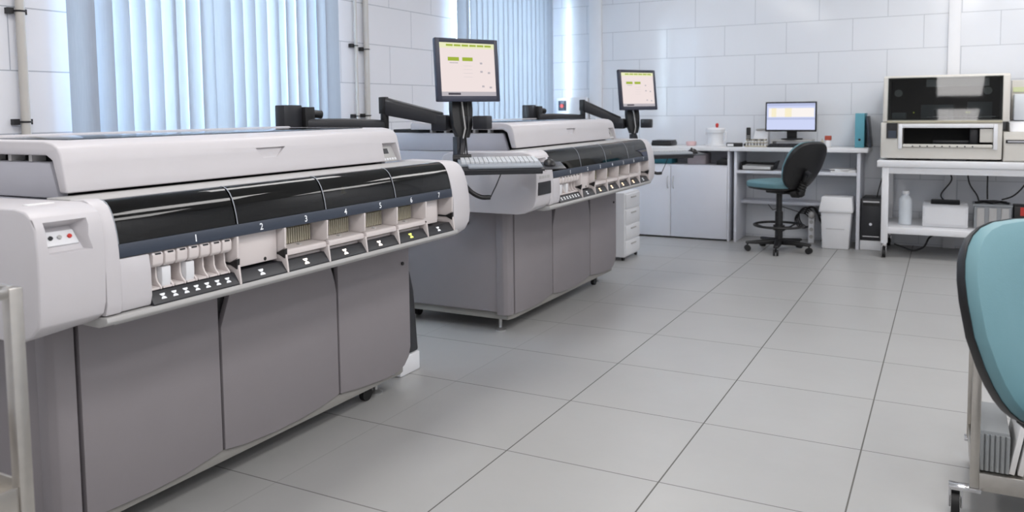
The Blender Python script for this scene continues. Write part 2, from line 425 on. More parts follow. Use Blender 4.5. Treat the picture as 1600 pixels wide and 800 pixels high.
# ------------------------------------------------------------------ the staining machine (built as the nearer one)
MX, MY = -1.15, -.43
def machine():
    t = thing('slide_staining_machine', 'long white and grey slide staining machine nearest the camera', 'lab machine', (MX, MY, 0), 'slide staining machines')
    XF = -.74
    # ---- lower cabinet
    build('cabinet_body', MB().box(-1.72, XF - .03, -1.285, .425, .125, .735), M['grey_panel'], t, bevel=.012)
    build('skirt', MB().prism([(-1.66, -1.26), (-.765, -1.26), (-.752, -1.2), (-.752, .36), (-.765, .40), (-1.66, .40)], 'Z', .082, .124), M['skirt'], t, bevel=.004)
    cp = MB().prism([(-.82, -1.295), (-.775, -1.295), (-.752, -1.282), (-.742, -1.262), (-.742, -1.226), (-.82, -1.226)], 'Z', .115, .735)
    build('corner_panel', cp, M['grey_panel'], t, bevel=.004)
    def panel(yz, nm='front_panel'):
        m = MB().prism(yz, 'X', XF - .028, XF); build(nm, m, M['grey_panel'], t, bevel=.004)
    # (Y, Z) outlines: bottoms dip in a shallow curve
    def curve(a, b, n=8):
        return [a(b * i / n) for i in range(n + 1)]
    panel([(-1.214, .112), (-1.0, .104), (-.85, .108), (-.702, .128), (-.702, .735), (-1.214, .735)])
    panel([(-.692, .126), (-.60, .112), (-.45, .104), (-.30, .106), (-.18, .116), (-.084, .132), (-.084, .56), (-.092, .60), (-.104, .64), (-.12, .68), (-.14, .735),
           (-.625, .735), (-.640, .70), (-.652, .66), (-.668, .62), (-.692, .56)])
    panel([(-.074, .130), (.08, .112), (.24, .100), (.33, .104), (.38, .122), (.415, .155), (.430, .20), (.430, .735), (-.074, .735)])
    build('panel_gap', MB().box(XF - .034, XF - .022, -.71, .0, .14, .735), M['black'], t)
    build('screw', MB().cyl((XF, .375, .60), (XF + .006, .375, .60), .008), M['black'], t)
    for (fx, fy) in ((-.85, -1.20), (-.85, .298), (-1.55, -1.20), (-1.55, .298)):
        f = MB().lathe([(.034, 0), (.034, .006), (.02, .014), (.010, .018), (.010, .083)], (fx, fy, 0)); build('foot', f, M['foot_metal'], t)
    for (fx, fy) in ((-.83, .20), (-1.5, -1.1)):
        c = MB().cyl((fx - .012, fy, .032), (fx + .012, fy, .032), .032); c.box(fx - .018, fx + .018, fy - .02, fy + .02, .045, .083); build('caster', c, M['rubber'], t)
    build('lock', MB().cyl((-1.02, -1.285, .645), (-1.02, -1.292, .645), .016), M['black'], t)
    # ---- upper chassis
    build('chassis', MB().box(-1.68, -.64, -1.25, .40, .735, 1.056), M['grey_side'], t, bevel=.006)
    build('underside', MB().box(-.64, -.50, -1.27, .40, .735, .768), M['grey_light'], t)
    # curved side panel below the lid
    sp = MB().prism([(-1.62, 1.056), (-1.62, 1.165), (-.80, 1.165), (-.765, 1.06)], 'Y', -1.235, -1.20); build('side_panel', sp, M['grey_side'], t, bevel=.01)
    sp = MB().prism([(-1.62, 1.056), (-1.62, 1.165), (-.80, 1.165), (-.765, 1.06)], 'Y', .28, .31); build('side_panel', sp, M['grey_side'], t, bevel=.01)
    build('rear_housing', MB().box(-1.86, -1.62, -1.22, .36, .40, 1.17), M['grey_side'], t, bevel=.02)
    build('inner_body', MB().box(-1.60, -.80, -1.19, .275, 1.056, 1.185), M['cavity'], t)
    sb = MB()
    for k in range(5): sb.box(-.90 - .1 * k, -.885 - .1 * k, -1.232, -1.19, 1.165, 1.19)
    build('slot_rib', sb, M['grey_light'], t)
    # ---- lid
    prof = [(-.700, 1.080), (-.706, 1.11), (-.716, 1.16), (-.724, 1.19), (-.737, 1.208), (-.76, 1.219), (-.80, 1.2250), (-1.345, 1.2262), (-1.36, 1.2320), (-1.415, 1.2315), (-1.43, 1.215), (-1.43, 1.185), (-.79, 1.185), (-.762, 1.17), (-.735, 1.080)]
    lid = build('lid', MB().prism(prof, 'Y', -1.252, .336), M['shell'], t, bevel=.006, seg=3)
    ct = MB().add([(-.69, -.526, 1.173), (-.69, -.372, 1.173), (-.69, -.42, 1.136), (-.69, -.50, 1.136), (-.732, -.522, 1.173), (-.732, -.376, 1.173), (-.716, -.425, 1.137), (-.716, -.495, 1.137)],
                  [(0, 1, 2, 3), (4, 7, 6, 5), (0, 4, 5, 1), (1, 5, 6, 2), (2, 6, 7, 3), (3, 7, 4, 0)])
    cut(lid, ct)
    ct = MB().add([(-.68, .212, 1.172), (-.68, .322, 1.172), (-.68, .334, 1.076), (-.68, .212, 1.076), (-.745, .212, 1.150), (-.745, .308, 1.150), (-.715, .327, 1.076), (-.715, .212, 1.076)],
                  [(0, 1, 2, 3), (4, 7, 6, 5), (0, 4, 5, 1), (1, 5, 6, 2), (2, 6, 7, 3), (3, 7, 4, 0)])
    cut(lid, ct)
    cpn = build('control_panel', MB().add([(-.741, .216, 1.145), (-.741, .303, 1.145), (-.712, .322, 1.079), (-.712, .216, 1.079), (-.745, .216, 1.143), (-.745, .303, 1.143), (-.716, .322, 1.077), (-.716, .216, 1.077)],
                [(0, 3, 2, 1), (4, 5, 6, 7), (0, 1, 5, 4), (1, 2, 6, 5), (2, 3, 7, 6), (3, 0, 4, 7)]), M['grey_light'], t)
    build('display', MB().obox((-.7325, .247, 1.122), (.915, 0, .40), (0, 1, 0), (-.40, 0, .915), .003, .026, .012), M['dark'], cpn)
    for k in range(5): build('button', MB().obox((-.715, .228 + .019 * k, 1.088), (.915, 0, .40), (0, 1, 0), (-.40, 0, .915), .003, .006, .005), M['white'], cpn)
    build('lid_window', MB().box(-1.342, -.81, -1.17, .20, 1.2215, 1.2282), M['lid_glass'], t, bevel=.001)
    # ---- deck and covers
    build('deck', MB().prism([(-.72, 1.056), (-.72, 1.072), (-.60, 1.072), (-.545, 1.069), (-.545, 1.056)], 'Y', -1.30, .40), M['grey_light'], t, bevel=.002)
    arc = [(-.545, 1.071), (-.532, 1.069), (-.520, 1.063), (-.508, 1.051), (-.498, 1.034), (-.490, 1.012), (-.483, .985), (-.478, .955)]
    inn = [(x - .006, z - .003) for x, z in arc][::-1]
    covers = []
    seams = [-1.268, -.853, -.443, -.027, .392]
    for a, b in zip(seams[:-1], seams[1:]):
        c = build('smoked_cover', MB().prism(arc + inn, 'Y', a + .003, b - .003), M['cover'], t); covers.append(c)
        build('edge_trim', MB().tube([(x + .001, a + .004, z) for x, z in arc], .0016, 6), M['kb_grey'], c)
    build('cover_cavity', MB().box(-.639, -.63, -1.27, .395, .952, 1.055).box(-.639, -.50, -1.27, .395, .948, .956), M['cavity'], t)
    for (a, b, z0, z1) in ((-1.16, -1.10, .956, 1.03), (-.93, -.87, .956, .985), (-.80, -.62, .956, .985), (-.40, -.30, .956, .975)):
        build('inner_block', MB().box(-.61, -.56, a, b, z0, z1), M['beige'], t, bevel=.003)
    ws = MB().add([(-.4895, -.338, 1.000), (-.4895, -.310, 1.000), (-.4965, -.324, 1.028), (-.4915, -.338, .9995), (-.4915, -.310, .9995), (-.4985, -.324, 1.0275)], [(0, 1, 2), (3, 5, 4), (0, 3, 4, 1), (1, 4, 5, 2), (2, 5, 3, 0)])
    build('warning_sticker', ws, pm('yellow_sticker', (150, 130, 40), .5), covers[2], smooth=False)
    # ---- label strip with numbers
    strip = build('label_strip', MB().prism([(-.52, .917), (-.474, .917), (-.478, .954), (-.52, .954)], 'Y', -1.268, .395), M['slate'], t, bevel=.002)
    for ch, y in zip('1234567', (-1.011, -.751, -.544, -.334, -.126, .082, .289)):
        vs, fs = text_mb(ch, .030)
        m = MB().add([(-.4735 - (v.y + .018) * .105, y + v.x, .934 + v.y) for v in vs], fs)
        build('number_print', m, M['print_glow'], strip, smooth=False)
    # ---- front rail, black indicator tray
    rl = MB().prism([(-.66, .742), (-.50, .738), (-.470, .746), (-.461, .755), (-.464, .768), (-.66, .768)], 'Y', -1.318, .42)
    build('front_rail', rl, M['grey_light'], t, bevel=.003)
    it = MB().prism([(-.64, .768), (-.466, .768), (-.466, .772), (-.489, .804), (-.64, .804)], 'Y', -1.17, .395)
    build('indicator_tray', it, M['dark'], t, bevel=.0015)
    def glass_icon(y, s, mat):
        s *= .74
        # an hourglass mark: two domes on the slanted tray
        m = MB()
        ax = Vector((.023, 0, -.032)).normalized()   # down the slope
        nrm = Vector((.032, 0, .023)).normalized(); c0 = Vector((-.4775, y, .788)) + nrm * .0012
        for sg in (1, -1):
            rim = []
            for k in range(9):
                a = math.pi * k / 8
                rim.append(c0 + ax * (sg * (.0135 * s - .0125 * s * math.sin(a) )) * 1.0 + Vector((0, .0135 * s * math.cos(a), 0)))
            n = len(rim); vs = [p for p in rim] + [p - nrm * .002 for p in rim]
            m.add(vs, [tuple(range(n)), tuple(range(n, 2 * n))[::-1]] + [(i, (i + 1) % n, n + (i + 1) % n, n + i) for i in range(n)])
        return build('status_light', m, mat, t, smooth=False)
    for k in range(7): glass_icon(-1.131 + .0392 * k, .85, M['print_glow'])
    for y, mt_ in zip((-.755, -.548, -.340, -.134, .076, .282), ('print_glow', 'lamp_w', 'lamp_w', 'lamp_w', 'lamp_y', 'print_glow')):
        glass_icon(y, 1.05, M[mt_])
    # ---- dividers
    for i, y in enumerate((-.851, -.644, -.434, -.222, -.016, .189, .396)):
        up = MB().prism([(-.64, .840), (-.505, .834), (-.474, .850), (-.472, .917), (-.64, .917)], 'Y', y - .008, y)
        up.prism([(-.64, .805), (-.500, .803), (-.470, .768), (-.463, .768), (-.470, .828), (-.64, .828)], 'Y', y - .008, y)
        d = build('divider', up, M['lip'], t, bevel=.0015)
        if i in (0, 1, 6):
            build('clip', MB().prism([(-.64, .828), (-.50, .828), (-.473, .816), (-.470, .848), (-.505, .834), (-.64, .840)], 'Y', y - .012, y - .0005), M['black'], d)
    # ---- drawers 2 and 7 : plain fronts; 3-6 : open slide racks
    for a, b in ((-.840, -.656), (.196, .318)):
        df = build('drawer_front', MB().box(-.58, -.505, a, b, .812, .915), M['lip'], t, bevel=.003)
        build('finger_hole', MB().cyl((-.504, b - .055 if a < 0 else a + .03, .822), (-.510, b - .055 if a < 0 else a + .03, .822), .006), M['black'], df)
        if a > 0: build('drawer_front', MB().box(-.60, -.545, .322, .386, .812, .915), M['lip'], t, bevel=.003)
        else: build('drawer_front', MB().box(-.60, -.545, -.652, -.646, .812, .915), M['lip'], t)
    for a, b in ((-.641, -.444), (-.431, -.232), (-.219, -.026), (-.013, .179)):
        rk = build('slide_rack', MB().box(-.635, -.545, a + .003, b - .003, .845, .910), M['rack'], t, bevel=.002)
        sl = MB(); n = 16
        for k in range(n):
            yy = a + .008 + (b - a - .016) * (k + .5) / n
            sl.box(-.546, -.540, yy - .0035, yy + .0035, .848, .900)
        build('slide', sl, M['beige'], rk)
        lp = build('drawer_lip', MB().prism([(-.62, .822), (-.480, .820), (-.474, .823), (-.474, .838), (-.480, .842), (-.54, .845), (-.62, .845)], 'Y', a + .001, b - .001), M['lip'], t, bevel=.002)
        build('latch', MB().box(-.52, -.505, (a + b) / 2 - .006, (a + b) / 2 + .006, .841, .847), M['grey_light'], lp)
        build('lower_tray', MB().prism([(-.63, .804), (-.505, .804), (-.505, .812), (-.63, .818)], 'Y', a + .002, b - .002), M['lip'], t)
    # ---- drawer 1 : seven reagent container handles
    for k in range(7):
        y0 = -1.160 + .0415 * k; w = .036
        h = MB().prism([(-.60, .916), (-.481, .916), (-.476, .905), (-.478, .880), (-.488, .871), (-.60, .871)], 'Y', y0, y0 + w)
        hd = build('container_handle', h, M['lip'], t, bevel=.004)
        low = MB()
        wall = [(-.60, .871), (-.508, .871), (-.507, .838), (-.502, .826), (-.488, .812), (-.488, .806), (-.60, .806)]
        low.prism(wall, 'Y', y0 + w - .006, y0 + w)
        low.box(-.60, -.57, y0 + .001, y0 + w - .006, .812, .862)
        low.prism([(-.57, .812), (-.49, .806), (-.49, .812), (-.57, .818)], 'Y', y0, y0 + w - .006)
        build('hook', low, M['lip'], hd, bevel=.0015)
        if k in (1, 3): build('bottle', MB().prism([(-.59, .808), (-.495, .808), (-.491, .83), (-.491, .868), (-.59, .868)], 'Y', y0 - .002, y0 + w - .007), M['white'], hd, bevel=.004)
        build('grip_slot', MB().box(-.482, -.4755, y0 + .009, y0 + w - .009, .908, .912), M['dark'], hd)
    build('blank_front', MB().prism([(-.60, .772), (-.476, .772), (-.468, .80), (-.468, .87), (-.475, .915), (-.60, .915)], 'Y', -1.268, -1.172), M['shell'], t, bevel=.004)
    # ---- right end cap
    pr = [(-.76, .735), (-.60, .716), (-.53, .728), (-.492, .752), (-.473, .785), (-.467, .83), (-.469, .90), (-.480, .97), (-.496, 1.02), (-.512, 1.048), (-.532, 1.064), (-.56, 1.071), (-.76, 1.074)]
    def sc(pts, k, dz=0): return [(-.62 + (x + .62) * k, .90 + (z - .90) * k) for x, z in pts]
    rings = []
    for y, k in ((.396, 1.0), (.50, 1.0), (.525, .985), (.545, .95), (.552, .90)):
        rings.append([(x, y, z) for x, z in sc(pr, k)])
    build('right_end_cap', MB().loft(rings), M['shell'], t, bevel=.003)
    # ---- left end cap with recess
    pl = [(-1.06, .735), (-.575, .735), (-.535, .741), (-.497, .757), (-.471, .782), (-.460, .815), (-.456, .90), (-.456, .965), (-.462, 1.02), (-.476, 1.050), (-.500, 1.066), (-.54, 1.072), (-1.0, 1.066), (-1.04, 1.05), (-1.06, 1.01)]
    rings = []
    for y, k in ((-1.496, .988), (-1.492, .996), (-1.486, 1.0), (-1.318, 1.0)):
        rings.append([(-.72 + (x + .72) * k, y, .90 + (z - .90) * k) for x, z in pl])
    # underside of the cap rises towards the rail
    rings[-1] = [(x, y, max(z, .764) if x > -.60 else z) for x, y, z in rings[-1]]
    cap = build('left_end_cap', MB().loft(rings), M['shell'], t, bevel=.004)
    ct = MB().add([(-.44, -1.476, 1.052), (-.44, -1.345, 1.052), (-.44, -1.333, .955), (-.44, -1.470, .955),
                   (-.515, -1.464, 1.018), (-.515, -1.375, 1.018), (-.470, -1.369, .962), (-.470, -1.462, .962)],
                  [(0, 1, 2, 3), (4, 7, 6, 5), (0, 4, 5, 1), (1, 5, 6, 2), (2, 6, 7, 3), (3, 7, 4, 0)])
    cut(cap, ct)
    bp = build('button_panel', MB().obox((-.4905, -1.417, .992), (.78, 0, .625), (0, 1, 0), (-.625, 0, .78), .003, .042, .021), M['white'], cap, bevel=.002)
    for y, mm in ((-1.443, 'dark'), (-1.420, 'grey_light'), (-1.393, 'red')):
        b_ = MB().cyl((-.4905 + .0025, y, .992 + .002), (-.4905 + .006, y, .992 + .0048), .0055)
        o = build('push_button', b_, M[mm], cap); o['label'] = {'dark': 'dark push button', 'grey_light': 'grey push button', 'red': 'red push button'}[mm]
    build('sticker', MB().box(-.60, -.575, -1.44, -1.37, 1.0705, 1.0735), M['paper'], cap)
    tr = [(x, z) for x, z in arc] + [(-.472, .917), (-.466, .86), (-.466, .80), (-.474, .772), (-.60, .768), (-.62, .9), (-.62, 1.05)]
    tr2 = [(-.60, 1.072), (-.54, 1.075), (-.522, 1.070), (-.503, 1.058), (-.490, 1.038), (-.480, 1.012), (-.472, .98), (-.466, .94), (-.462, .88), (-.462, .80), (-.470, .772), (-.60, .768)]
    build('end_trim', MB().prism(tr2, 'Y', -1.315, -1.270), M['shell'], t, bevel=.003)
    return t

near = machine()
far = dup(near, (MX, MY + 2.70, 0), 'long white and grey slide staining machine farther from the camera')
# marks that only the farther machine shows on its left end cap
capf = [c for c in kids(far) if c.name.startswith('left_end_cap')][0]
def part_at(name, m, mat, par, org):
    me_o = build(name, MB().add([tuple(Vector(v) - org) for v in m.v], m.f), mat, None, raw=True, smooth=False)
    me_o.parent = par; me_o.location = (0, 0, 0); return me_o
fo = Vector((MX, MY + 2.70, 0))
part_at('dark_plate', MB().box(-.4575, -.453, 1.222, 1.375, .842, .910), M['dark'], capf, fo)
mm = MB()
for k, (a_, b_) in enumerate(((1.235, 1.262), (1.268, 1.300), (1.306, 1.322), (1.330, 1.362))): mm.box(-.4565, -.4555, a_, b_, .928, .944)
part_at('faint_print', mm, M['grey_light'], capf, fo)
for c in kids(far):
    if c.name.startswith('status_light') and c.data.materials[0].name.startswith('lit_lamp'):
        c.material_slots[0].link = 'OBJECT'; c.material_slots[0].material = M['lamp_o']

# ------------------------------------------------------------------ monitor arms, monitors, keyboards
def ui_mats():
    def scr(name, c, s): return emis(name, c, s)
    return [scr('screen_pink', (240, 226, 224), 1.0), scr('screen_yellow', (236, 236, 196), 1.0), scr('screen_green', (170, 190, 70), .9), scr('screen_grey', (196, 190, 196), .9), scr('screen_dark', (92, 88, 96), .8), scr('screen_white', (250, 244, 240), 1.0)]
UI = ui_mats()
def monitor(label, c, yaw, tilt, w, h, kind, group):
    t = thing('monitor', label, 'monitor', c, group, yaw, True)
    t.rotation_euler = (0, -tilt, yaw)
    d = .045
    bw = .024 if kind == 'lab' else .014
    rings = []
    for x, k in ((-.055, .70), (-.050, .74), (-.030, .80), (-.028, .985), (-.004, 1.0), (.0, .995)):
        rings.append([(x, sy * w / 2 * k, sz * h / 2 * k) for sy, sz in ((-1, -1), (1, -1), (1, 1), (-1, 1))])
    mt_ = M['bezel'] if kind == 'lab' else M['black']
    o = build('casing', MB().loft(rings), mt_, t, bevel=.004)
    z0, z1 = -h / 2 + bw * 1.25, h / 2 - bw; y0, y1 = -w / 2 + bw, w / 2 - bw
    fr = MB()
    for a in ((-w / 2 + .002, y0, -h / 2 + .002, h / 2 - .002), (y1, w / 2 - .002, -h / 2 + .002, h / 2 - .002), (y0, y1, z1, h / 2 - .002), (y0, y1, -h / 2 + .002, z0)):
        fr.box(.0, .004, *a)
    build('bezel', fr, mt_, t, bevel=.001)
    s = MB(); W_, H_ = y1 - y0, z1 - z0
    def rect(u0, u1, v0, v1, mi, lift):
        s.mi = mi; x = .0008 + lift * .0004
        s.add([(x, y0 + u0 * W_, z1 - v1 * H_), (x, y0 + u1 * W_, z1 - v1 * H_), (x, y0 + u1 * W_, z1 - v0 * H_), (x, y0 + u0 * W_, z1 - v0 * H_)], [(0, 1, 2, 3)])
    if kind == 'lab':
        rect(0, 1, 0, 1, 0, 0)
        rect(0, 1, 0, .10, 1, 1)
        for k in range(6): rect(.12 + .14 * k, .24 + .14 * k, .03, .065, 2, 2)
        rect(.14, .34, .27, .34, 2, 1); rect(.40, .59, .27, .34, 2, 1)
        rect(.17, .32, .37, .385, 3, 1)
        for k in range(4): rect(.41, .58, .43 + .07 * k, .433 + .07 * k, 3, 1)
        for u, v in ((.72, .36), (.72, .52), (.86, .54), (.74, .80), (.88, .82)): rect(u, u + .045, v, v + .035, 3, 1)
        rect(0, 1, .92, 1, 3, 1); rect(.12, .34, .94, .98, 4, 2)
    else:
        rect(0, 1, 0, 1, 6, 0); rect(0, 1, .0, .10, 7, 1); rect(.04, .98, .18, .52, 5, 1)
        rect(.10, .20, .18, .52, 8, 2); rect(.38, .52, .18, .52, 8, 2); rect(0, 1, .55, .62, 7, 1)
    build('screen', s, UI + EXTRA, t, smooth=False)
    return t
EXTRA = [emis('screen_blue', (206, 214, 246), 1.0), emis('screen_blue_grey', (184, 192, 226), 1.0), emis('screen_cream', (248, 238, 206), 1.0)]

def arm(label, dy, end, yaw, tilt, tray_c, tray_u, tray_rise):
    """end = back of monitor, tray_c = front-left corner of tray, tray_u = direction of its front edge"""
    o = Vector((-1.485, .46 + dy, 0))
    t = thing('swivel_monitor_stand', label, 'monitor stand', o + Vector((0, 0, .9)), 'swivel stands on the machines')
    D = lambda x, y, z: (x, y + dy, z)
    build('post', MB().box(-1.515, -1.452, .40 + dy, .53 + dy, 1.19, 1.335), M['dark'], t, bevel=.006)
    build('mount', MB().box(-1.60, -1.44, .37 + dy, .56 + dy, 1.16, 1.195), M['black'], t, bevel=.004)
    build('hinge', MB().box(-1.49, -1.43, .53 + dy, .60 + dy, 1.20, 1.325).cyl(D(-1.46, .60, 1.29), D(-1.44, .66, 1.285), .022), M['black'], t, bevel=.004)
    E = Vector((-1.21, .885 + dy, 0)); S = Vector((-1.455, .56 + dy, 0))
    def beam(a, b, za, zb, ha, hb, w0, w1, sag=0):
        m = MB(); rings = []; dr = (b - a); dr.z = 0; dr.normalize(); sd = Vector((-dr.y, dr.x, 0)); n = 6
        for k in range(n + 1):
            q = k / n; p = a.lerp(b, q); z = za + (zb - za) * q + sag * math.sin(math.pi * q); hh = ha + (hb - ha) * q; w = w0 + (w1 - w0) * q
            rings.append([(p + sd * sx * w + Vector((0, 0, z + sz * hh)))[:] for sx, sz in ((-1, -1), (1, -1), (1, .6), (.7, 1), (-.7, 1), (-1, .6))])
        return m.loft(rings)
    build('lower_arm', beam(S, E, 1.232, 1.222, .030, .030, .03, .03, .006), M['dark'], t, bevel=.005)
    build('elbow', MB().cyl(D(-1.205, .892, 1.20), D(-1.205, .892, 1.375), .022).box(-1.226, -1.186, .868 + dy, .896 + dy, 1.285, 1.374), M['black'], t, bevel=.003)
    T = Vector((end[0], end[1], 0)); dirv = (T - E).normalized()
    zt = end[2] - .255
    A = E + dirv * .015; B = T - dirv * .09
    build('upper_arm', beam(A, B, 1.325, zt, .048, .036, .035, .03), M['dark'], t, bevel=.006)
    n = Vector((math.cos(yaw), math.sin(yaw), 0)); sd = Vector((-n.y, n.x, 0)); up = Vector((0, 0, 1))
    hc = T + Vector((0, 0, zt - .02))
    build('crossbar', MB().obox(hc, (1, 0, 0), (0, 1, 0), up, .055, .03, .036).obox(hc + Vector((-.085, -.055, .0)), (1, 0, 0), (0, 1, 0), up, .048, .03, .042).obox(hc + Vector((.125, .02, .0)), (1, 0, 0), (0, 1, 0), up, .045, .03, .036), M['dark'], t, bevel=.008)
    # upright column that carries the monitor above and the tray below
    top = T + Vector((0, 0, end[2] - .10)); bot = T + Vector((.03, -.03, zt - .10))
    cm = MB(); rings = []
    for q, w in ((0, .058), (.4, .066), (.75, .06), (1, .035)):
        p = top.lerp(bot, q); rings.append([p + sd * sx * w + n * sn * .018 for sx, sn in ((-1, -1), (1, -1), (1, 1), (-1, 1))])
    build('column', cm.loft(rings), M['black'], t, bevel=.004)
    build('monitor_plate', MB().obox(T + Vector((0, 0, end[2])) + n * .01, n, sd, up, .012, .05, .05).obox(T + Vector((0, 0, end[2] - .07)) - n * .0, n, sd, up, .014, .035, .06), M['black'], t, bevel=.003)
    U = Vector(tray_u).normalized(); V = Vector((-U.y, U.x, 0)); P0 = Vector(tray_c)
    L_, Dp = .43, .22
    vz = (V * Dp + Vector((0, 0, tray_rise))).normalized(); nn = U.cross(vz).normalized()
    tc = P0 + U * L_ / 2 + vz * Dp / 2
    pivot = P0 + U * .03 + vz * (Dp + .005) + Vector((0, 0, .02))
    build('lower_bracket', MB().tube([bot, bot.lerp(pivot, .5) + Vector((0, 0, .01)), pivot], .02, 8).obox((bot + pivot) / 2 - sd * .035, n, sd, up, .02, .008, .06), M['dark'], t)
    build('tray_pivot', MB().cyl(pivot - U * .045, pivot + U * .05, .023).tube([pivot + U * .03, pivot + U * .13 - vz * .03 + nn * -.012], .008), M['black'], t)
    build('keyboard_tray', MB().obox(tc, U, vz, nn, L_ / 2, Dp / 2, .006).obox(P0 + U * L_ / 2 + vz * .008 - nn * .008, U, vz, nn, L_ / 2 - .01, .008, .012), M['dark'], t, bevel=.003)
    build('mouse_shelf', MB().obox(P0 + U * (L_ + .045) + vz * .09 + nn * .002, U, vz, nn, .065, .085, .003), M['dark'], t, bevel=.002)
    # hoses
    h0 = P0 + U * .02 + vz * .04 - nn * .012
    build('hose', MB().tube(soft([h0, h0 + Vector((.01, -.0, -.05)), h0 + U * .04 + Vector((0, 0, -.095)), h0 + U * .09 + Vector((0, 0, -.125)), h0 + U * .14 + Vector((0, 0, -.128))]), .012, 10), M['black'], t)
    h1 = h0 + U * .14 + Vector((0, 0, -.128))
    build('cable', MB().tube([h1, h1 + U * .03 + Vector((0, 0, .06)), h1 + U * .055 + Vector((0, 0, .118))], .003, 6), M['black'], t)
    for k, (a0, b0) in enumerate((((-.01), .02), (.03, .035))):
        p = top + sd * a0 + n * .022; q = bot + sd * (b0 - .03) + n * .024
        build('cable', MB().tube([p, p.lerp(q, .4) + n * .012, p.lerp(q, .8) + n * .010 + sd * .01, q, pivot + U * (.01 + .02 * k) + Vector((0, 0, .02))], .0045, 6), M['grey_light'] if k == 0 else M['black'], t)
    # keyboard
    kg = 'keyboards on the monitor arms'
    return t, (tc, U, vz, nn, P0, L_, Dp)

def keyboard(label, fr):
    tc, U, vz, nn, P0, L_, Dp = fr
    c = tc + vz * .04 + nn * .0065
    t = thing('keyboard', label, 'keyboard', c, 'keyboards on the machine trays')
    build('case', MB().obox(c + nn * .007, U, vz, nn, L_ / 2 - .008, .075, .007), M['kb_grey'], t, bevel=.003)
    k_ = MB()
    for r in range(5):
        nn_ = 17
        for i in range(nn_):
            x = -L_ / 2 + .02 + (L_ - .04) * (i + .5) / nn_
            k_.obox(c + U * x + vz * (-.058 + .028 * r) + nn * .018, U, vz, nn, (L_ - .04) / nn_ / 2 - .002, .011, .005)
    build('keys', k_, M['keys'], t, smooth=False)
    c2 = P0 + U * (L_ / 2 + .02) + vz * .035 + nn * .0065
    build('wrist_rest', MB().obox(c2 + nn * .009, U, vz, nn, L_ / 2 - .03, .026, .0095), M['kb_grey'], t, bevel=.008, seg=3)
    return t

def mouse(label, fr):
    tc, U, vz, nn, P0, L_, Dp = fr
    c = P0 + U * (L_ + .04) + vz * .11 + nn * .0065
    t = thing('mouse', label, 'mouse', c, 'mice on the machine trays')
    m = MB(); rings = []
    for q, w, h in ((-1, .012, .008), (-.8, .024, .018), (-.3, .030, .030), (.3, .029, .026), (.8, .024, .014), (1, .012, .006)):
        rings.append([c + vz * q * .05 + U * w * math.cos(a) + nn * (h * max(0, math.sin(a))) for a in [math.pi * k / 8 for k in range(9)]])
    build('shell', m.loft(rings), M['black'], t)
    build('wheel', MB().cyl(c + vz * .025 - U * .004 + nn * .024, c + vz * .025 + U * .004 + nn * .024, .009), M['dark'], t)
    return t

mon1 = (-.767, 1.037, 1.508); y1_, t1_ = -.448, .071
mon2 = (-.786, 3.762, 1.449); y2_, t2_ = -.514, .112
monitor('dark framed touch monitor on the arm of the nearer machine', mon1, y1_, t1_, .39, .33, 'lab', 'machine monitors')
monitor('dark framed touch monitor on the arm of the farther machine', mon2, y2_, t2_, .39, .33, 'lab', 'machine monitors')
def behind(c, yaw, tilt, d=.085): return (c[0] - d * math.cos(yaw), c[1] - d * math.sin(yaw), c[2])
a1, f1 = arm('black articulated arm with keyboard tray on the nearer machine', 0, behind(mon1, y1_, t1_), y1_, t1_, (-.655, .742, .999), (.82, .574, 0), .030)
a2, f2 = arm('black articulated arm with keyboard tray on the farther machine', 2.70, behind(mon2, y2_, t2_), y2_, t2_, (-.62, 3.45, .920), (.72, .69, 0), .028)
keyboard('grey keyboard with wrist rest on the tray of the nearer machine', f1)
keyboard('grey keyboard with wrist rest on the tray of the farther machine', f2)
mouse('black mouse at the tray end of the nearer machine', f1)
mouse('black mouse at the tray end of the farther machine', f2)

# ------------------------------------------------------------------ between and behind the machines
t = thing('floor_tower_unit', 'black tapered tower on a white base standing between the two machines', 'tower unit', (-.99, .60, 0))
build('base', MB().box(-1.12, -.868, .52, .69, 0, .095), M['white'], t, bevel=.008)
rings = [[(-1.10, .535, .096), (-.872, .535, .096), (-.872, .686, .096), (-1.10, .686, .096)], [(-1.09, .55, .40), (-.885, .55, .40), (-.885, .675, .40), (-1.09, .675, .40)], [(-1.085, .555, .505), (-.905, .555, .505), (-.905, .67, .505), (-1.085, .67, .505)]]
build('body', MB().loft(rings), M['dark'], t, bevel=.012)

t = thing('drawer_tower', 'white plastic drawer tower just past the farther machine', 'drawer unit', (-1.18, 4.05, 0))
build('frame', MB().box(-1.36, -.945, 3.87, 4.25, .03, .585), M['white'], t, bevel=.01)
for k in range(4):
    z0 = .045 + .134 * k
    d = build('drawer', MB().box(-.96, -.934, 3.885, 4.235, z0, z0 + .122), M['white'], t, bevel=.006)
    build('grip', MB().box(-.935, -.926, 4.0, 4.12, z0 + .085, z0 + .097), M['grey_light'], d, bevel=.002)
for px_, py_ in ((-1.33, 3.90), (-.97, 3.90), (-1.33, 4.22), (-.97, 4.22)):
    build('caster', MB().cyl((px_ - .01, py_, .016), (px_ + .01, py_, .016), .016), M['black'], t)

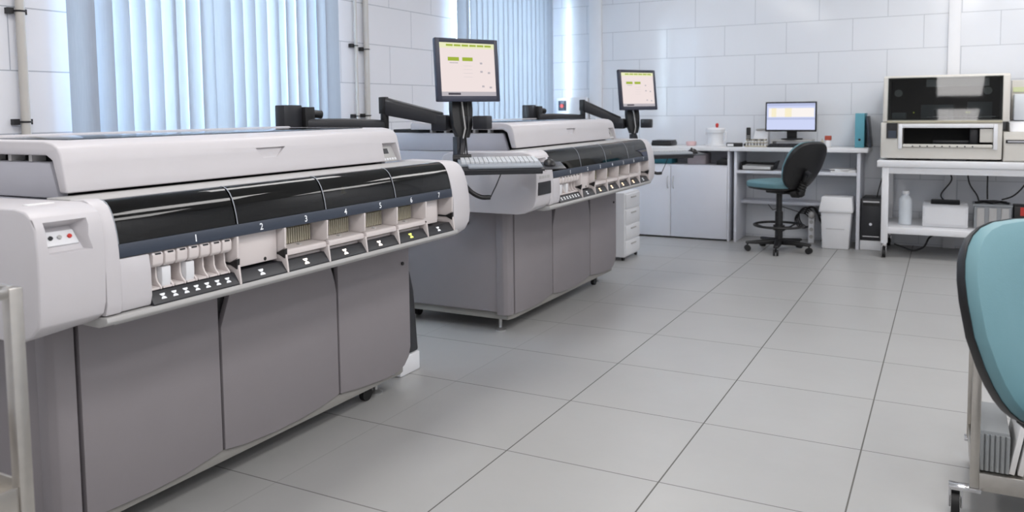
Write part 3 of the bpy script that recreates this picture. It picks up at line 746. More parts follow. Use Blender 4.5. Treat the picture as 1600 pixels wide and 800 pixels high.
# ------------------------------------------------------------------ cabinet and desk along the far wall
t = thing('base_cabinet', 'white two door laboratory cabinet left of the desk', 'cabinet', (-.96, 5.49, 0))
YB = YF - .002
c_ = MB(); c_.box(-1.555, -1.53, 5.29, YB, .03, .879); c_.box(-.41, -.393, 5.27, YB, .0, .879); c_.box(-1.53, -.41, 5.30, YB, .03, .055); c_.box(-1.53, -.41, YB - .012, YB, .055, .879); c_.box(-1.53, -.41, 5.29, YB - .012, .715, .735)
build('carcass', c_, M['laminate'], t, bevel=.001)
build('plinth', MB().box(-1.53, -.41, 5.33, 5.35, 0, .03), M['black'], t)
for a, b, hx in ((-1.527, -.974, -1.0), (-.970, -.412, -.944)):
    d = build('door', MB().box(a, b, 5.268, 5.288, .018, .724), M['laminate'], t, bevel=.002)
    build('handle', MB().tube([(hx, 5.268, .50), (hx, 5.248, .52), (hx, 5.245, .56), (hx, 5.248, .60), (hx, 5.268, .62)], .004, 8), M['foot_metal'], d)
build('worktop', MB().box(-1.58, -.383, 5.245, YB, .879, .916), M['white'], t, bevel=.003)
t = thing('lab_desk', 'white open desk with two shelves against the tiled far wall', 'desk', (.21, 5.49, 0))
build('side_panel', MB().box(-.348, -.324, 5.275, YB, 0, .879), M['laminate'], t, bevel=.002)
build('side_panel', MB().box(.745, .774, 5.275, YB, 0, .879), M['laminate'], t, bevel=.002)
build('desktop', MB().box(-.381, .835, 5.245, YB, .879, .917), M['white'], t, bevel=.003)
build('shelf', MB().box(-.324, .745, 5.28, YB, .667, .694), M['laminate'], t, bevel=.002)
build('shelf', MB().box(-.324, .745, 5.47, YB, .360, .388), M['laminate'], t, bevel=.002)
# things inside the cabinet's open top shelf
tag(build('storage_box', MB().box(-1.20, -1.00, 5.40, 5.60, .736, .83), M['tealbox'], bevel=.006), 'dark teal box on the open cabinet shelf', 'box')
tag(build('storage_box', MB().box(-.845, -.66, 5.42, 5.62, .736, .842), M['greybeige'], bevel=.004), 'grey beige cardboard box on the open cabinet shelf', 'box')
m = MB().prism([(-.54, .736), (-.43, .736), (-.43, .79), (-.50, .80), (-.54, .775)], 'Y', 5.36, 5.50)
tag(build('black_case', m, M['black'], bevel=.006), 'small black case at the right end of the open cabinet shelf', 'case')
# on the cabinet worktop
t = thing('flat_scanner', 'flat black device lying on the cabinet worktop', 'scanner', (-1.10, 5.47, .917))
build('body', MB().box(-1.21, -1.0, 5.38, 5.58, .917, .955), M['black'], t, bevel=.006); build('cover', MB().box(-1.205, -1.005, 5.385, 5.575, .955, .972), M['dark'], t, bevel=.004)
t = thing('water_kettle', 'white kettle like dispenser with red knob on the cabinet worktop', 'dispenser', (-.58, 5.48, .917))
build('body', MB().lathe([(.080, .016), (.078, .03), (.074, .09), (.078, .125), (.092, .135), (.094, .165), (.085, .178), (.02, .182)], (-.58, 5.48, .917)), M['white'], t)
build('spout', MB().box(-.675, -.62, 5.45, 5.51, 1.03, 1.065), M['white'], t, bevel=.008)
build('handle', MB().tube([(-.51, 5.48, .95), (-.478, 5.48, .97), (-.475, 5.48, 1.05), (-.51, 5.48, 1.07)], .009), M['white'], t)
build('base', MB().lathe([(.098, 0), (.098, .012), (.09, .016)], (-.58, 5.48, .917)), M['white'], t)
build('knob', MB().lathe([(.008, .18), (.014, .195), (.016, .215), (.008, .226)], (-.565, 5.48, .917)), M['red'], t)
tag(build('pink_dish', MB().lathe([(.045, 0), (.052, .02), (.050, .042), (.044, .042), (.040, .006)], (-.83, 5.50, .917)), M['pink']), 'pale pink dish on the cabinet worktop left of the white dispenser', 'dish')
t = thing('hand_stapler', 'low black and white stapler on the desk top by the cabinet', 'stapler', (-.36, 5.36, .918))
build('body', MB().box(-.44, -.29, 5.34, 5.38, .918, .955), M['black'], t, bevel=.005); build('tip', MB().box(-.43, -.37, 5.332, 5.340, .922, .945), M['white'], t, bevel=.002)

# on the desk
t = thing('phone_handset', 'upright black cordless phone handset in its charger on the desk', 'phone', (-.262, 5.50, .918))
build('charger', MB().box(-.30, -.225, 5.46, 5.54, .918, .945), M['dark'], t, bevel=.006)
hs = build('handset', MB().obox((-.262, 5.50, 1.02), (1, 0, 0), (0, 1, 0), (0, 0, 1), .021, .012, .08), M['black'], t, bevel=.008)
kk = MB()
for r in range(4):
    for c in range(3): kk.box(-.276 + .011 * c, -.269 + .011 * c, 5.4865, 5.488, .965 + .016 * r, .975 + .016 * r)
build('keypad', kk, M['grey_light'], hs)
t = thing('label_printer', 'small white label printer with grey top behind the tube rack', 'printer', (-.175, 5.56, .918))
build('body', MB().prism([(5.50, .918), (5.62, .918), (5.62, 1.06), (5.56, 1.07), (5.50, 1.0)], 'X', -.215, -.08), M['white'], t, bevel=.008)
build('cover', MB().box(-.203, -.095, 5.55, 5.615, 1.066, 1.086), M['grey_light'], t, bevel=.008)
def tube_rack(x0, x1, y0, y1, label):
    t = thing('tube_rack', label, 'tube rack', ((x0 + x1) / 2, (y0 + y1) / 2, .918), 'tube racks on the desk')
    build('base', MB().box(x0, x1, y0, y1, .918, .930).box(x0, x1, y0, y1, .955, .962), M['beige'], t, bevel=.002)
    n = 7; 
    for r in range(2):
        for k in range(n):
            cx, cy = x0 + (x1 - x0) * (k + .5) / n, y0 + (y1 - y0) * (r + .5) / 2
            tb = build('tube', MB().lathe([(.006, 0), (.0065, .01), (.0065, .055)], (cx, cy, .928), 10), M['white'], t)
            build('cap', MB().lathe([(.008, .05), (.008, .062)], (cx, cy, .928), 10), M['black'] if (r + k) % 2 else M['beige'], tb)
tube_rack(-.262, -.060, 5.33, 5.375, 'front rack of small capped tubes on the desk')
tube_rack(-.255, -.065, 5.39, 5.435, 'rear rack of small capped tubes on the desk, before the label printer')
t = thing('keyboard', 'black keyboard lying below the desk monitor', 'keyboard', (.17, 5.36, .918))
build('case', MB().prism([(5.29, .918), (5.43, .918), (5.43, .945), (5.29, .93)], 'X', -.045, .385), M['black'], t, bevel=.003)
k_ = MB()
for r in range(5):
    for i in range(16): k_.box(-.035 + .0258 * i, -.012 + .0258 * i, 5.30 + .025 * r, 5.32 + .025 * r, .929 + .0026 * r, .938 + .0027 * r)
build('keys', k_, M['dark'], t, smooth=False)
monitor('flat black framed monitor with pale blue screen on the desk', (.139, 5.45, 1.203), R(-93), 0.02, .472, .282, 'desk', None)
t = thing('monitor_stand', 'grey riser shelf and black foot under the desk monitor', 'monitor stand', (.14, 5.52, .918))
build('foot', MB().lathe([(.10, 0), (.10, .012), (.02, .016)], (.14, 5.53, .983)), M['black'], t)
build('neck', MB().box(.095, .185, 5.515, 5.545, .99, 1.12), M['black'], t, bevel=.004)
build('riser', MB().box(-.04, .33, 5.45, 5.66, .966, .983).box(-.04, -.025, 5.45, 5.66, .918, .966).box(.315, .33, 5.45, 5.66, .918, .966), M['grey_light'], t, bevel=.002)
t = thing('specimen_jar', 'small pale jar with red brown lid at the right of the desk', 'jar', (.48, 5.42, .918))
build('jar_body', MB().lathe([(.026, 0), (.028, .005), (.028, .06), (.024, .068)], (.48, 5.42, .918)), M['white'], t); build('lid', MB().box(.453, .508, 5.393, 5.447, .984, 1.025), M['redbox'], t, bevel=.004)
tag(build('glue_bottle', MB().lathe([(.016, 0), (.017, .05), (.006, .065), (.005, .08)], (.432, 5.40, .918)), M['beige']), 'small beige bottle beside the red lidded jar', 'bottle')
t = thing('ring_binder', 'tall teal ring binder standing at the right end of the desk', 'binder', (.757, 5.56, .918))
build('cover', MB().box(.710, .714, 5.42, 5.70, .918, 1.23).box(.784, .788, 5.42, 5.70, .918, 1.23).box(.710, .788, 5.416, 5.42, .918, 1.23), M['binder'], t, bevel=.001)
build('pages', MB().box(.716, .780, 5.425, 5.69, .924, 1.20), M['paper_edge'], t)
build('ring_hole', MB().cyl((.749, 5.4165, .99), (.749, 5.413, .99), .011), M['black'], t)
tag(build('folder', MB().obox((.822, 5.55, 1.062), (.995, 0, .1), (0, 1, 0), (-.1, 0, .995), .008, .13, .143), M['slate'], bevel=.002), 'dark slate folder leaning against the teal binder', 'folder')

# desk shelves
t = thing('letter_tray', 'black letter tray filled with papers on the upper desk shelf', 'letter tray', (-.145, 5.44, .695))
build('tray', MB().box(-.29, 0, 5.32, 5.56, .695, .703).prism([(-.29, .695), (-.284, .695), (-.292, .77), (-.298, .77)], 'Y', 5.32, 5.56).prism([(-.006, .695), (0, .695), (.03, .78), (.024, .78)], 'Y', 5.32, 5.56).box(-.29, 0, 5.555, 5.56, .695, .76), M['black'], t)
pp = MB()
for k in range(5): pp.add([(-.28, 5.33, .704 + .007 * k), (-.02, 5.33, .704 + .005 * k), (-.015, 5.54, .704 + .006 * k), (-.28, 5.54, .708 + .007 * k), (-.28, 5.33, .709 + .007 * k), (-.02, 5.33, .709 + .005 * k), (-.015, 5.54, .709 + .006 * k), (-.28, 5.54, .713 + .007 * k)], [(0, 3, 2, 1), (4, 5, 6, 7), (0, 1, 5, 4), (1, 2, 6, 5), (2, 3, 7, 6), (3, 0, 4, 7)])
build('papers', pp, M['paper'], t, smooth=False)
tag(build('paper_stack', MB().box(.52, .735, 5.30, 5.52, .695, .707).obox((.63, 5.41, .711), (.98, .17, 0), (-.17, .98, 0), (0, 0, 1), .09, .10, .004).obox((.615, 5.40, .719), (.96, -.25, 0), (.25, .96, 0), (0, 0, 1), .085, .10, .004), M['paper'], smooth=False), 'loose white papers at the right of the upper desk shelf', 'papers')

# bin under the desk
t = thing('waste_bin', 'white square bin with overhanging lid under the desk', 'bin', (.585, 5.335, 0))
rings = [[(.465, 5.225, 0), (.690, 5.225, 0), (.690, 5.44, 0), (.465, 5.44, 0)], [(.452, 5.212, .345), (.712, 5.212, .345), (.712, 5.455, .345), (.452, 5.455, .345)]]
build('body', MB().loft(rings), M['white'], t, bevel=.01)
rings = [[(.438, 5.20, .335), (.724, 5.20, .335), (.724, 5.464, .335), (.438, 5.464, .335)], [(.438, 5.20, .362), (.724, 5.20, .362), (.724, 5.464, .362), (.438, 5.464, .362)], [(.455, 5.235, .475), (.712, 5.235, .475), (.712, 5.455, .475), (.455, 5.455, .475)]]
build('lid', MB().loft(rings), M['white'], t, bevel=.008)
build('seam_groove', MB().box(.50, .655, 5.2165, 5.222, .183, .188), M['grey_light'], t)

# cables and power block under the desk
t = thing('cable_bundle', 'coiled black cables hanging under the lower desk shelf', 'cables', (.33, 5.56, 0))
cb = MB()
for k in range(4): cb.torus((.24 + .012 * k, 5.58 + .01 * k, .20 + .01 * k), .075 + .006 * k, .006, (.3 + .1 * k, 1, .1))
build('coil', cb, M['black'], t)
build('lead', MB().tube(soft([(.26, 5.58, .27), (.30, 5.57, .33), (.36, 5.57, .32), (.40, 5.57, .22), (.44, 5.56, .12), (.42, 5.56, .012)]), .009).tube([(.20, 5.6, .28), (.05, 5.62, .32), (-.05, 5.65, .28), (-.1, 5.68, .33)], .004).tube([(.34, 5.58, .33), (.38, 5.6, .26), (.46, 5.6, .25), (.50, 5.6, .15)], .006), M['black'], t)
t = thing('power_strip', 'white upright power strip among the cables under the desk', 'power strip', (.335, 5.53, 0))
build('body', MB().box(.305, .36, 5.50, 5.54, 0, .25), M['white'], t, bevel=.006)
for k in range(3): build('socket', MB().cyl((.3325, 5.50, .06 + .07 * k), (.3325, 5.497, .06 + .07 * k), .018), M['grey_light'], t)
build('plug', MB().ball((.335, 5.485, .27), .03, .02, .035), M['grey_light'], t)

# pc on its box
tag(build('white_plinth', MB().box(.780, .958, 5.29, 5.68, 0, .086), M['white'], bevel=.006), 'low white box on the floor under the computer tower', 'box')
t = thing('computer_tower', 'black computer tower on a low white box right of the desk', 'computer', (.868, 5.49, .087))
build('case', MB().box(.785, .950, 5.31, 5.67, .087, .462), M['black'], t, bevel=.004)
fp = build('front_panel', MB().box(.783, .952, 5.296, 5.31, .087, .465), M['dark'], t, bevel=.004)
build('drive_bay', MB().box(.80, .936, 5.294, 5.297, .40, .425), M['black_gloss'], fp); build('silver_trim', MB().box(.80, .936, 5.293, 5.297, .432, .444).box(.80, .936, 5.293, 5.297, .12, .128), M['chrome'], fp)
build('power_button', MB().cyl((.866, 5.296, .235), (.866, 5.291, .235), .013), M['chrome'], fp)
tag(build('cable', MB().tube(soft([(.90, 5.50, .464), (.915, 5.55, .55), (.94, 5.62, .66), (.95, 5.69, .76)]), .005, 8), M['black']), 'thin dark cable rising from the computer tower', 'cable')

# ------------------------------------------------------------------ wheeled table with tissue processor
t = thing('wheeled_table', 'white wheeled steel table with lower shelf at the far wall', 'table', (1.63, 5.31, 0))
TX0, TX1, TY0, TY1 = .933, 2.34, 4.935, 5.70
build('tabletop', MB().box(TX0, TX1, TY0, TY1, .778, .832), M['white'], t, bevel=.006)
build('apron', MB().box(TX0 + .05, TX1 - .05, TY0 + .02, TY0 + .045, .722, .778).box(TX0 + .05, TX1 - .05, TY1 - .05, TY1 - .025, .722, .778).box(TX0 + .045, TX0 + .07, TY0 + .045, TY1 - .05, .722, .778), M['white'], t, bevel=.002)
for a, b in ((.972, 4.953), (.972, 5.63), (2.24, 4.953), (2.24, 5.63)):
    lg = build('leg', MB().box(a, a + .054, b, b + .054, .125, .778), M['white'], t, bevel=.004)
    build('caster', MB().cyl((a + .015, b + .02, .035), (a + .040, b + .02, .035), .035), M['rubber'], lg)
    build('caster_fork', MB().box(a + .008, a + .014, b + .005, b + .05, .03, .10).box(a + .041, a + .047, b + .005, b + .05, .03, .10).box(a + .008, a + .047, b + .005, b + .05, .10, .125), M['chrome'], lg, bevel=.002)
build('shelf', MB().box(.972, 2.29, 4.96, 5.68, .208, .262), M['white'], t, bevel=.004)

t = thing('tissue_processor', 'beige laboratory analyzer with smoked glass hood on the white table', 'analyzer', (1.42, 5.32, .833))
build('foot_pad', MB().box(1.34, 1.60, 5.03, 5.2, .833, .85), M['dark'], t)
lowb = build('lower_body', MB().box(.952, 1.848, 5.0, 5.64, .85, 1.156), M['warmwhite'], t, bevel=.012)
cut(lowb, MB().box(1.12, 1.785, 4.9, 5.35, .942, 1.108))
build('bay_inside', MB().box(1.121, 1.784, 5.30, 5.349, .943, 1.107).box(1.121, 1.784, 5.01, 5.30, .943, .947), M['cavity'], t)
build('bay_tray', MB().box(1.125, 1.78, 4.985, 5.02, .945, .972), M['warmwhite'], t, bevel=.004)
build('robot_head', MB().box(1.62, 1.68, 5.06, 5.15, .975, 1.10).box(1.35, 1.62, 5.10, 5.16, .975, 1.0), M['dark'], t, bevel=.004)
build('bay_door', MB().box(1.69, 1.784, 5.005, 5.02, .99, 1.10), M['warmwhite'], t, bevel=.003)
build('bay_frame', MB().box(1.09, 1.12, 4.985, 5.0, .93, 1.14).box(1.785, 1.815, 4.985, 5.0, .93, 1.14).box(1.12, 1.785, 4.985, 5.0, 1.108, 1.14), M['white'], t, bevel=.004)
sq = build('card_slot', MB().box(.998, 1.082, 4.992, 5.002, 1.02, 1.148), M['black'], t); build('card', MB().box(1.012, 1.072, 4.988, 4.993, 1.022, 1.085), M['slate'], sq)
for k in range(9): build('indicator', MB().cyl((1.20 + .055 * k, 4.986, .955), (1.20 + .055 * k, 4.982, .955), .006), M['dark'], t)
# hood leaning back a little
hd = [(5.0, 1.158), (5.64, 1.158), (5.64, 1.545), (5.08, 1.548), (5.041, 1.535)]
hood = build('hood', MB().prism(hd, 'X', .965, 1.895), M['warmwhite'], t, bevel=.01)
cut(hood, MB().box(1.005, 1.842, 4.8, 5.45, 1.175, 1.525))
build('hood_inside', MB().box(1.006, 1.841, 5.40, 5.449, 1.176, 1.524).box(1.006, 1.841, 5.03, 5.40, 1.176, 1.18), M['cavity'], t)
build('hood_window', MB().add([(1.0, 4.997, 1.165), (1.846, 4.997, 1.165), (1.846, 5.040, 1.531), (1.0, 5.040, 1.531), (1.0, 5.003, 1.164), (1.846, 5.003, 1.164), (1.846, 5.046, 1.530), (1.0, 5.046, 1.530)], [(0, 1, 2, 3), (4, 7, 6, 5), (0, 4, 5, 1), (1, 5, 6, 2), (2, 6, 7, 3), (3, 7, 4, 0)]), tinted('smoked_hood', (186, 190, 190)), t)
build('hood_sill', MB().box(1.0, 1.846, 4.99, 5.01, 1.150, 1.168), M['beige'], t, bevel=.003)
for k, (x, y, z) in enumerate(((1.08, 5.08, 1.40), (1.74, 5.08, 1.41))): build('notice', MB().cyl((x, y + .0, z), (x, y - .0045, z + .001), .032, n=14), M['grey_light'], t)
build('carousel', MB().box(1.25, 1.50, 5.20, 5.35, 1.18, 1.30).cyl((1.40, 5.22, 1.18), (1.40, 5.22, 1.26), .06).box(1.60, 1.78, 5.20, 5.35, 1.18, 1.32).box(1.03, 1.14, 5.10, 5.2, 1.18, 1.235), M['kb_grey'], t, bevel=.006)
for x in (1.20, 1.592, 1.612): build('status_light', MB().ball((x, 5.085, 1.235), .006, .006, .006, 8, 6), M['lamp_y'], t)
build('slide_arm', MB().box(1.30, 1.80, 5.12, 5.135, 1.195, 1.203), M['chrome'], t)
build('reflection_sheet', MB().box(1.29, 1.75, 5.10, 5.102, 1.45, 1.515), M['paper'], t)  # white sheet in place of the bright reflection in the hood window
t = thing('printer_module', 'beige side module with a dark slot right of the analyzer', 'analyzer module', (2.07, 5.3, .833))
build('body', MB().box(1.856, 2.32, 5.02, 5.62, .833, 1.075), M['warmwhite'], t, bevel=.008)
build('door', MB().box(1.862, 2.16, 5.0, 5.02, .845, 1.03), M['warmwhite'], t, bevel=.004)
sl = build('slot', MB().box(1.872, 2.02, 4.994, 5.002, .985, 1.012), M['black'], t); build('handle', MB().box(1.885, 2.005, 4.988, 4.995, .993, 1.004), M['chrome'], sl)
build('top_lid', MB().prism([(5.06, 1.075), (5.60, 1.075), (5.60, 1.16), (5.12, 1.15)], 'X', 1.90, 2.30), M['white'], t, bevel=.006)
t = thing('reagent_unit', 'pale upright container unit standing on the side module by the wall', 'container', (2.1, 5.45, 1.161))
build('back_plate', MB().box(1.93, 2.28, 5.50, 5.59, 1.161, 1.50), M['warmwhite'], t, bevel=.006)
build('tank', MB().box(1.94, 2.27, 5.36, 5.498, 1.161, 1.38), M['clearplastic'], t, bevel=.015)
build('label_strip', MB().box(1.94, 2.20, 5.492, 5.50, 1.40, 1.44), pm('pale_green', (206, 214, 170), .5), t)

# on the table's lower shelf
t = thing('wash_bottle', 'tall translucent white bottle on the lower table shelf', 'bottle', (1.15, 5.2, .263))
build('bottle_body', MB().lathe([(.048, 0), (.053, .006), (.053, .20), (.050, .225), (.030, .25), (.024, .255), (.024, .268)], (1.15, 5.2, .263)), M['clearplastic'], t)
build('cap', MB().lathe([(.027, .268), (.027, .292), (.02, .296)], (1.15, 5.2, .263)), M['white'], t)
t = thing('laser_printer', 'small white laser printer on the lower table shelf', 'printer', (1.455, 5.28, .263))
build('body', MB().prism([(5.12, .263), (5.46, .263), (5.46, .44), (5.40, .458), (5.18, .458), (5.13, .44)], 'X', 1.284, 1.627), M['white'], t, bevel=.01)
build('paper_exit', MB().prism([(5.16, .455), (5.36, .452), (5.36, .478), (5.24, .476)], 'X', 1.345, 1.565), M['black'], t, bevel=.004)
build('front_cover', MB().box(1.30, 1.61, 5.112, 5.122, .285, .435), M['white'], t, bevel=.006)
t = thing('battery_crate', 'grey ribbed crate of black leads on the lower table shelf', 'crate', (1.80, 5.25, .263))
cr_ = MB().box(1.67, 1.935, 5.15, 5.40, .263, .455)
build('body', cr_, M['grey_crate'], t, bevel=.006)
for k in range(3): build('rib', MB().box(1.69 + .088 * k, 1.745 + .088 * k, 5.138, 5.15, .27, .44), M['grey_light'], t, bevel=.004)
build('rim', MB().box(1.66, 1.945, 5.135, 5.41, .455, .468), M['grey_crate'], t, bevel=.003)
build('lead', MB().tube([(1.68, 5.20, .476), (1.74, 5.25, .482), (1.80, 5.18, .480), (1.86, 5.26, .484), (1.92, 5.20, .478)], .010).tube([(1.70, 5.3, .478), (1.82, 5.32, .482), (1.91, 5.29, .478)], .009), M['black'], t)
t = thing('black_battery', 'black box with a red label beside the grey crate', 'battery', (2.06, 5.25, .263))
build('body', MB().box(1.955, 2.17, 5.16, 5.38, .263, .462), M['black'], t, bevel=.008); build('label', MB().box(2.0, 2.14, 5.156, 5.161, .385, .455), M['red'], t)
for i, (pts, lab) in enumerate(((((1.46, 5.62, .73), (1.50, 5.62, .63), (1.42, 5.60, .50), (1.45, 5.55, .44)), 'dark cable sagging behind the laser printer'), (((1.62, 5.6, .73), (1.64, 5.62, .60), (1.70, 5.58, .50), (1.72, 5.5, .42)), 'dark cable running down to the left of the grey crate'), (((1.765, 5.28, .73), (1.765, 5.28, .60), (1.768, 5.27, .50)), 'straight black cable dropping to the grey crate'), (((2.06, 5.3, .73), (2.04, 5.3, .64), (1.96, 5.28, .54), (1.87, 5.27, .50)), 'curved black cable arching to the grey crate'), (((2.06, 5.2, .73), (2.055, 5.2, .60), (2.05, 5.2, .47)), 'straight black cable above the black box'))):
    tag(build('hanging_cable', MB().tube(soft(pts), .006, 8), M['black']), lab, 'cable', 'cables under the wheeled table')
tag(build('floor_cable', MB().tube(soft([(1.06, 5.3, .07), (1.12, 5.3, .05), (1.22, 5.32, .02), (1.30, 5.32, .06), (1.34, 5.33, .14), (1.42, 5.34, .19)]), .008, 8), M['black']), 'black cable looping under the lower table shelf', 'cable', 'cables under the wheeled table')

# ------------------------------------------------------------------ lab chairs
def chair(label, loc, rot, up=0.0, tilt=25):
    t = thing('lab_chair', label, 'chair', loc, 'teal lab chairs', rot, True)
    # faces +X
    def slab(cx, w, d, zs, ax):
        rings = []
        for z, k in zs:
            ring = []
            for q in range(28):
                a = 2 * math.pi * q / 28; ca, sa = math.cos(a), math.sin(a); e = .62
                ring.append((cx + d * k * math.copysign(abs(ca) ** e, ca), w * k * math.copysign(abs(sa) ** e, sa), z))
            rings.append(ring)
        return rings
    build('seat', MB().loft(slab(.03, .235, .235, [(z_ + up, k_) for z_, k_ in ((.585, .97), (.60, 1.0), (.622, .99), (.636, .93), (.642, .80), (.640, .40))], 0)), M['teal'], t)
    build('seat_pan', MB().loft(slab(.03, .232, .232, [(z_ + up, k_) for z_, k_ in ((.560, .78), (.568, .93), (.586, .98))], 0)), M['black'], t)
    # backrest in its own plane: u across, v up the back, leaning backwards
    lean = R(tilt); bc = Vector((-.285, 0, .770 + up)); V = Vector((-math.sin(lean), 0, math.cos(lean))); Nn = Vector((math.cos(lean), 0, math.sin(lean))); U = Vector((0, 1, 0))
    def back(offs):
        rings = []
        for dn, k in offs:
            ring = []
            for q in range(32):
                a = 2 * math.pi * q / 32; ca, sa = math.cos(a), math.sin(a); e = .70
                uu = .225 * k * math.copysign(abs(ca) ** e, ca); vv = .250 * k * math.copysign(abs(sa) ** e, sa)
                uu *= 1 - .20 * (vv / .25 < 0) * abs(vv / .25)
                if vv < 0: vv *= .86
                dish = .10 * uu * uu / .2 
                ring.append(bc + U * uu + V * vv + Nn * (dn + dish))
            rings.append(ring)
        return rings
    build('backrest', MB().loft(back(((-.004, .985), (.012, .99), (.030, .955), (.040, .86), (.044, .6), (.044, .25)))), M['teal'], t)
    build('back_shell', MB().loft(back(((-.030, .55), (-.030, .85), (-.022, .97), (-.004, 1.0), (.004, 1.0)))), M['black'], t)
    # back bracket with bellows cover
    p0, p1, p2, p3 = Vector((-.02, 0, .550 + up)), Vector((-.22, 0, .535 + up)), bc - V * .20 - Nn * .05, bc - V * .02 - Nn * .045
    build('back_bracket', MB().tube(soft([p0, p1, p1.lerp(p2, .55) - Vector((.02, 0, 0)), p2, p3]), .022, 10), M['black'], t)
    bl = []; rr = []
    path = [Vector((-.15, 0, .535 + up)), p1 + Vector((-.01, 0, .005)), p1.lerp(p2, .6) - Vector((.02, 0, 0)), p2, bc - V * .10 - Nn * .05]
    for i in range(len(path) - 1):
        for k in range(8): bl.append(path[i].lerp(path[i + 1], k / 8)); rr.append(.040 if k % 2 else .030)
    build('bellows', MB().tube(bl, .03, 14, rr), M['rubber'], t)
    build('knob', MB().cyl(bc - V * .03 - Nn * .04, bc - V * .03 - Nn * .085, .026, .02, 14), M['dark'], t)
    build('mechanism', MB().box(-.11, .10, -.07, .07, .525 + up, .562 + up), M['black'], t, bevel=.01)
    build('lever', MB().tube([(.0, -.06, .54 + up), (.0, -.17, .535 + up), (.0, -.20, .53 + up)], .006), M['black'], t)
    build('gas_column', MB().lathe([(.034, .06), (.034, .36), (.026, .361), (.026, .53 + up)], (0, 0, 0)), M['black'], t)
    rg = MB().torus((0, 0, .235), .215, .011, n=40)
    for k in range(3):
        a = R(30 + 120 * k); rg.tube([(.03 * math.cos(a), .03 * math.sin(a), .21), (.13 * math.cos(a), .13 * math.sin(a), .205), (.212 * math.cos(a), .212 * math.sin(a), .232)], .008, 8)
    rg.lathe([(.05, .19), (.05, .235)], (0, 0, 0))
    build('foot_ring', rg, M['black'], t)
    for k in range(5):
        a = R(57 + 72 * k); c, s_ = math.cos(a), math.sin(a)
        rings = []
        for r_, w, z0, z1 in ((.02, .032, .062, .115), (.12, .028, .064, .105), (.29, .02, .068, .090)):
            rings.append([(c * r_ - s_ * w * q, s_ * r_ + c * w * q, z) for q, z in ((-1, z0), (1, z0), (1, z1 - .008), (.5, z1), (-.5, z1), (-1, z1 - .008))])
        lg = build('base_leg', MB().loft(rings), M['black'], t, bevel=.003)
        cx, cy = c * .275, s_ * .275; tx, ty = -s_, c
        cm_ = MB()
        for q in (-1, 1): cm_.cyl((cx + c * .0 + tx * .006 * q, cy + ty * .006 * q, .027), (cx + tx * .022 * q, cy + ty * .022 * q, .027), .027, n=16)
        cm_.cyl((cx, cy, .03), (cx, cy, .07), .007, n=8)
        build('caster', cm_, M['rubber'], lg)
    return t
ch1 = chair('teal lab chair at the desk, seen from behind with its black back shell', (.135, 4.93, 0), R(146))
ch2 = chair('teal lab chair close to the camera, cut off by the right edge of the photo', (1.862, -.69, 0), R(-41), .022, 16)

# ------------------------------------------------------------------ steel trolleys
def trolley(label, x0, x1, y0, y1, ztop, shelves, caster_off):
    t = thing('steel_trolley', label, 'trolley', ((x0 + x1) / 2, (y0 + y1) / 2, 0), 'stainless steel trolleys')
    w = .026
    for x in (x0, x1 - w):
        for y in (y0, y1 - w):
            p = build('post', MB().box(x, x + w, y, y + w, .10, ztop), M['steel'], t, bevel=.003)
            sg = 1 if y == y0 else -.3
            cx, cy = x + w / 2 + caster_off[0] * sg, y + w / 2 + caster_off[1]
            build('caster', MB().cyl((cx - .012, cy, .038), (cx + .012, cy, .038), .038, n=24), M['rubber'], p)
            build('caster_fork', MB().box(cx - .020, cx - .014, cy - .02, cy + .02, .03, .092).box(cx + .014, cx + .020, cy - .02, cy + .02, .03, .092).box(min(cx, x + w / 2) - .02, max(cx, x + w / 2) + .02, cy - .02, cy + .02, .088, .10), M['chrome'], p, bevel=.002)
    for z in shelves:
        m = MB().box(x0 + w, x1 - w, y0 + .004, y0 + .010, z - .055, z).box(x0 + w, x1 - w, y1 - .010, y1 - .004, z - .055, z).box(x0 + .004, x0 + .010, y0 + w, y1 - w, z - .055, z).box(x1 - .010, x1 - .004, y0 + w, y1 - w, z - .055, z).box(x0 + .010, x1 - .010, y0 + .010, y1 - .010, z - .045, z - .040)
        build('shelf', m, M['steel'], t, bevel=.001)
    build('top_rail', MB().box(x0 + w, x1 - w, y0, y0 + w * .6, ztop - .018, ztop).box(x0 + w, x1 - w, y1 - w * .6, y1, ztop - .018, ztop).box(x0, x0 + w * .6, y0 + w, y1 - w, ztop - .018, ztop).box(x1 - w * .6, x1, y0 + w, y1 - w, ztop - .018, ztop), M['steel'], t, bevel=.002)
    return t
trolley('stainless steel trolley behind the near teal chair, holding papers', 1.547, 2.15, .19, .66, .72, (.150, .66), (-.050, .0))
trolley('stainless steel trolley cut off by the left edge of the photo', -.62, -.012, -2.25, -1.80, .99, (.30, .625), (0, 0))
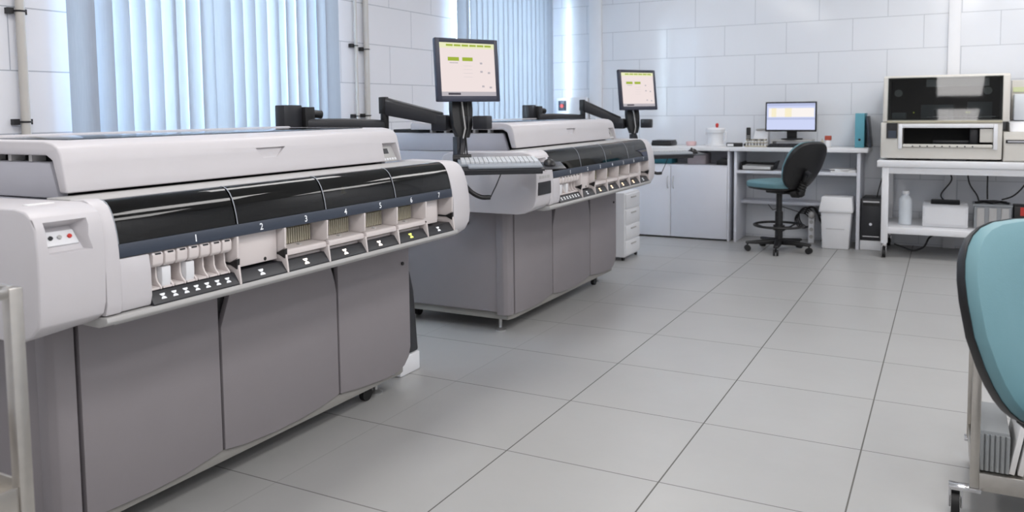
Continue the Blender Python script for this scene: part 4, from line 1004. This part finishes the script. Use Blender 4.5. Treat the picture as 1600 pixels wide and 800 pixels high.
# papers on the right trolley's lower shelf (floor of the shelf at z = .11)
fb = thing('file_holder', 'grey corrugated file holder on the trolley shelf', 'file holder', (1.62, .42, .111))
build('shell', MB().box(1.578, 1.660, .32, .62, .111, .245), M['grey_file'], fb, bevel=.003)
for k in range(6): build('ridge', MB().cyl((1.583 + .0145 * k, .317, .115), (1.583 + .0145 * k, .317, .235), .006, n=8), M['grey_file'], fb)
for k in range(2):
    tag(build('white_folder', MB().obox((1.684 + .024 * k, .44, .215), (.985, 0, -.17), (0, 1, 0), (.17, 0, .985), .008, .13, .100), M['paper'], bevel=.002), ['white folder leaning against the grey file holder on the trolley', 'white folder leaning next to the paper stack on the trolley'][k], 'folder', 'white folders on the trolley shelf')
tag(build('paper_stack', MB().box(1.80, 2.02, .27, .56, .111, .165), M['paper_edge'], bevel=.002), 'thick stack of paper on the trolley shelf, under a thinner one', 'paper stack', 'paper stacks on the trolley')
tag(build('paper_stack', MB().obox((1.90, .41, .1865), (.99, .1, 0), (-.1, .99, 0), (0, 0, 1), .105, .135, .020), M['paper'], bevel=.002), 'thinner paper stack lying on the thick one on the trolley', 'paper stack', 'paper stacks on the trolley')
tag(build('spiral_notebook', MB().obox((1.90, .41, .2125), (.98, -.17, 0), (.17, .98, 0), (0, 0, 1), .09, .12, .005), M['dark'], bevel=.002), 'dark covered notebook on top of the trolley paper stacks', 'notebook')

# ------------------------------------------------------------------ light
wd = bpy.data.worlds.new('world'); SC.world = wd; wd.use_nodes = True
N = wd.node_tree.nodes; L = wd.node_tree.links; N.clear()
o = N.new('ShaderNodeOutputWorld'); b = N.new('ShaderNodeBackground'); b.inputs[0].default_value = (.80, .90, 1.0, 1); b.inputs[1].default_value = 25.0
L.new(b.outputs[0], o.inputs[0])
def area(x, y, sx, sy, e, c):
    l = bpy.data.lights.new('ceiling_lamp', 'AREA'); l.shape = 'RECTANGLE'; l.size = sx; l.size_y = sy; l.energy = e; l.color = c
    ob = bpy.data.objects.new('ceiling_lamp', l); COL.objects.link(ob); ob.location = (x, y, ZC - .01)
for x, k in ((-.9, .75), (1.6, 1.0), (2.75, .8)):  # last column added on the right to brighten the machine fronts
    for y, e in ((-3.0, 24), (-.9, 26), (1.4, 22), (4.3, 20)): area(x, y, .6, 1.2, e * k, (1.0, .97, .96))

vs_ = SC.view_settings
vs_.view_transform = 'Standard'; vs_.look = 'None'; vs_.gamma = 1.0; vs_.use_curve_mapping = False; vs_.exposure = 0.0
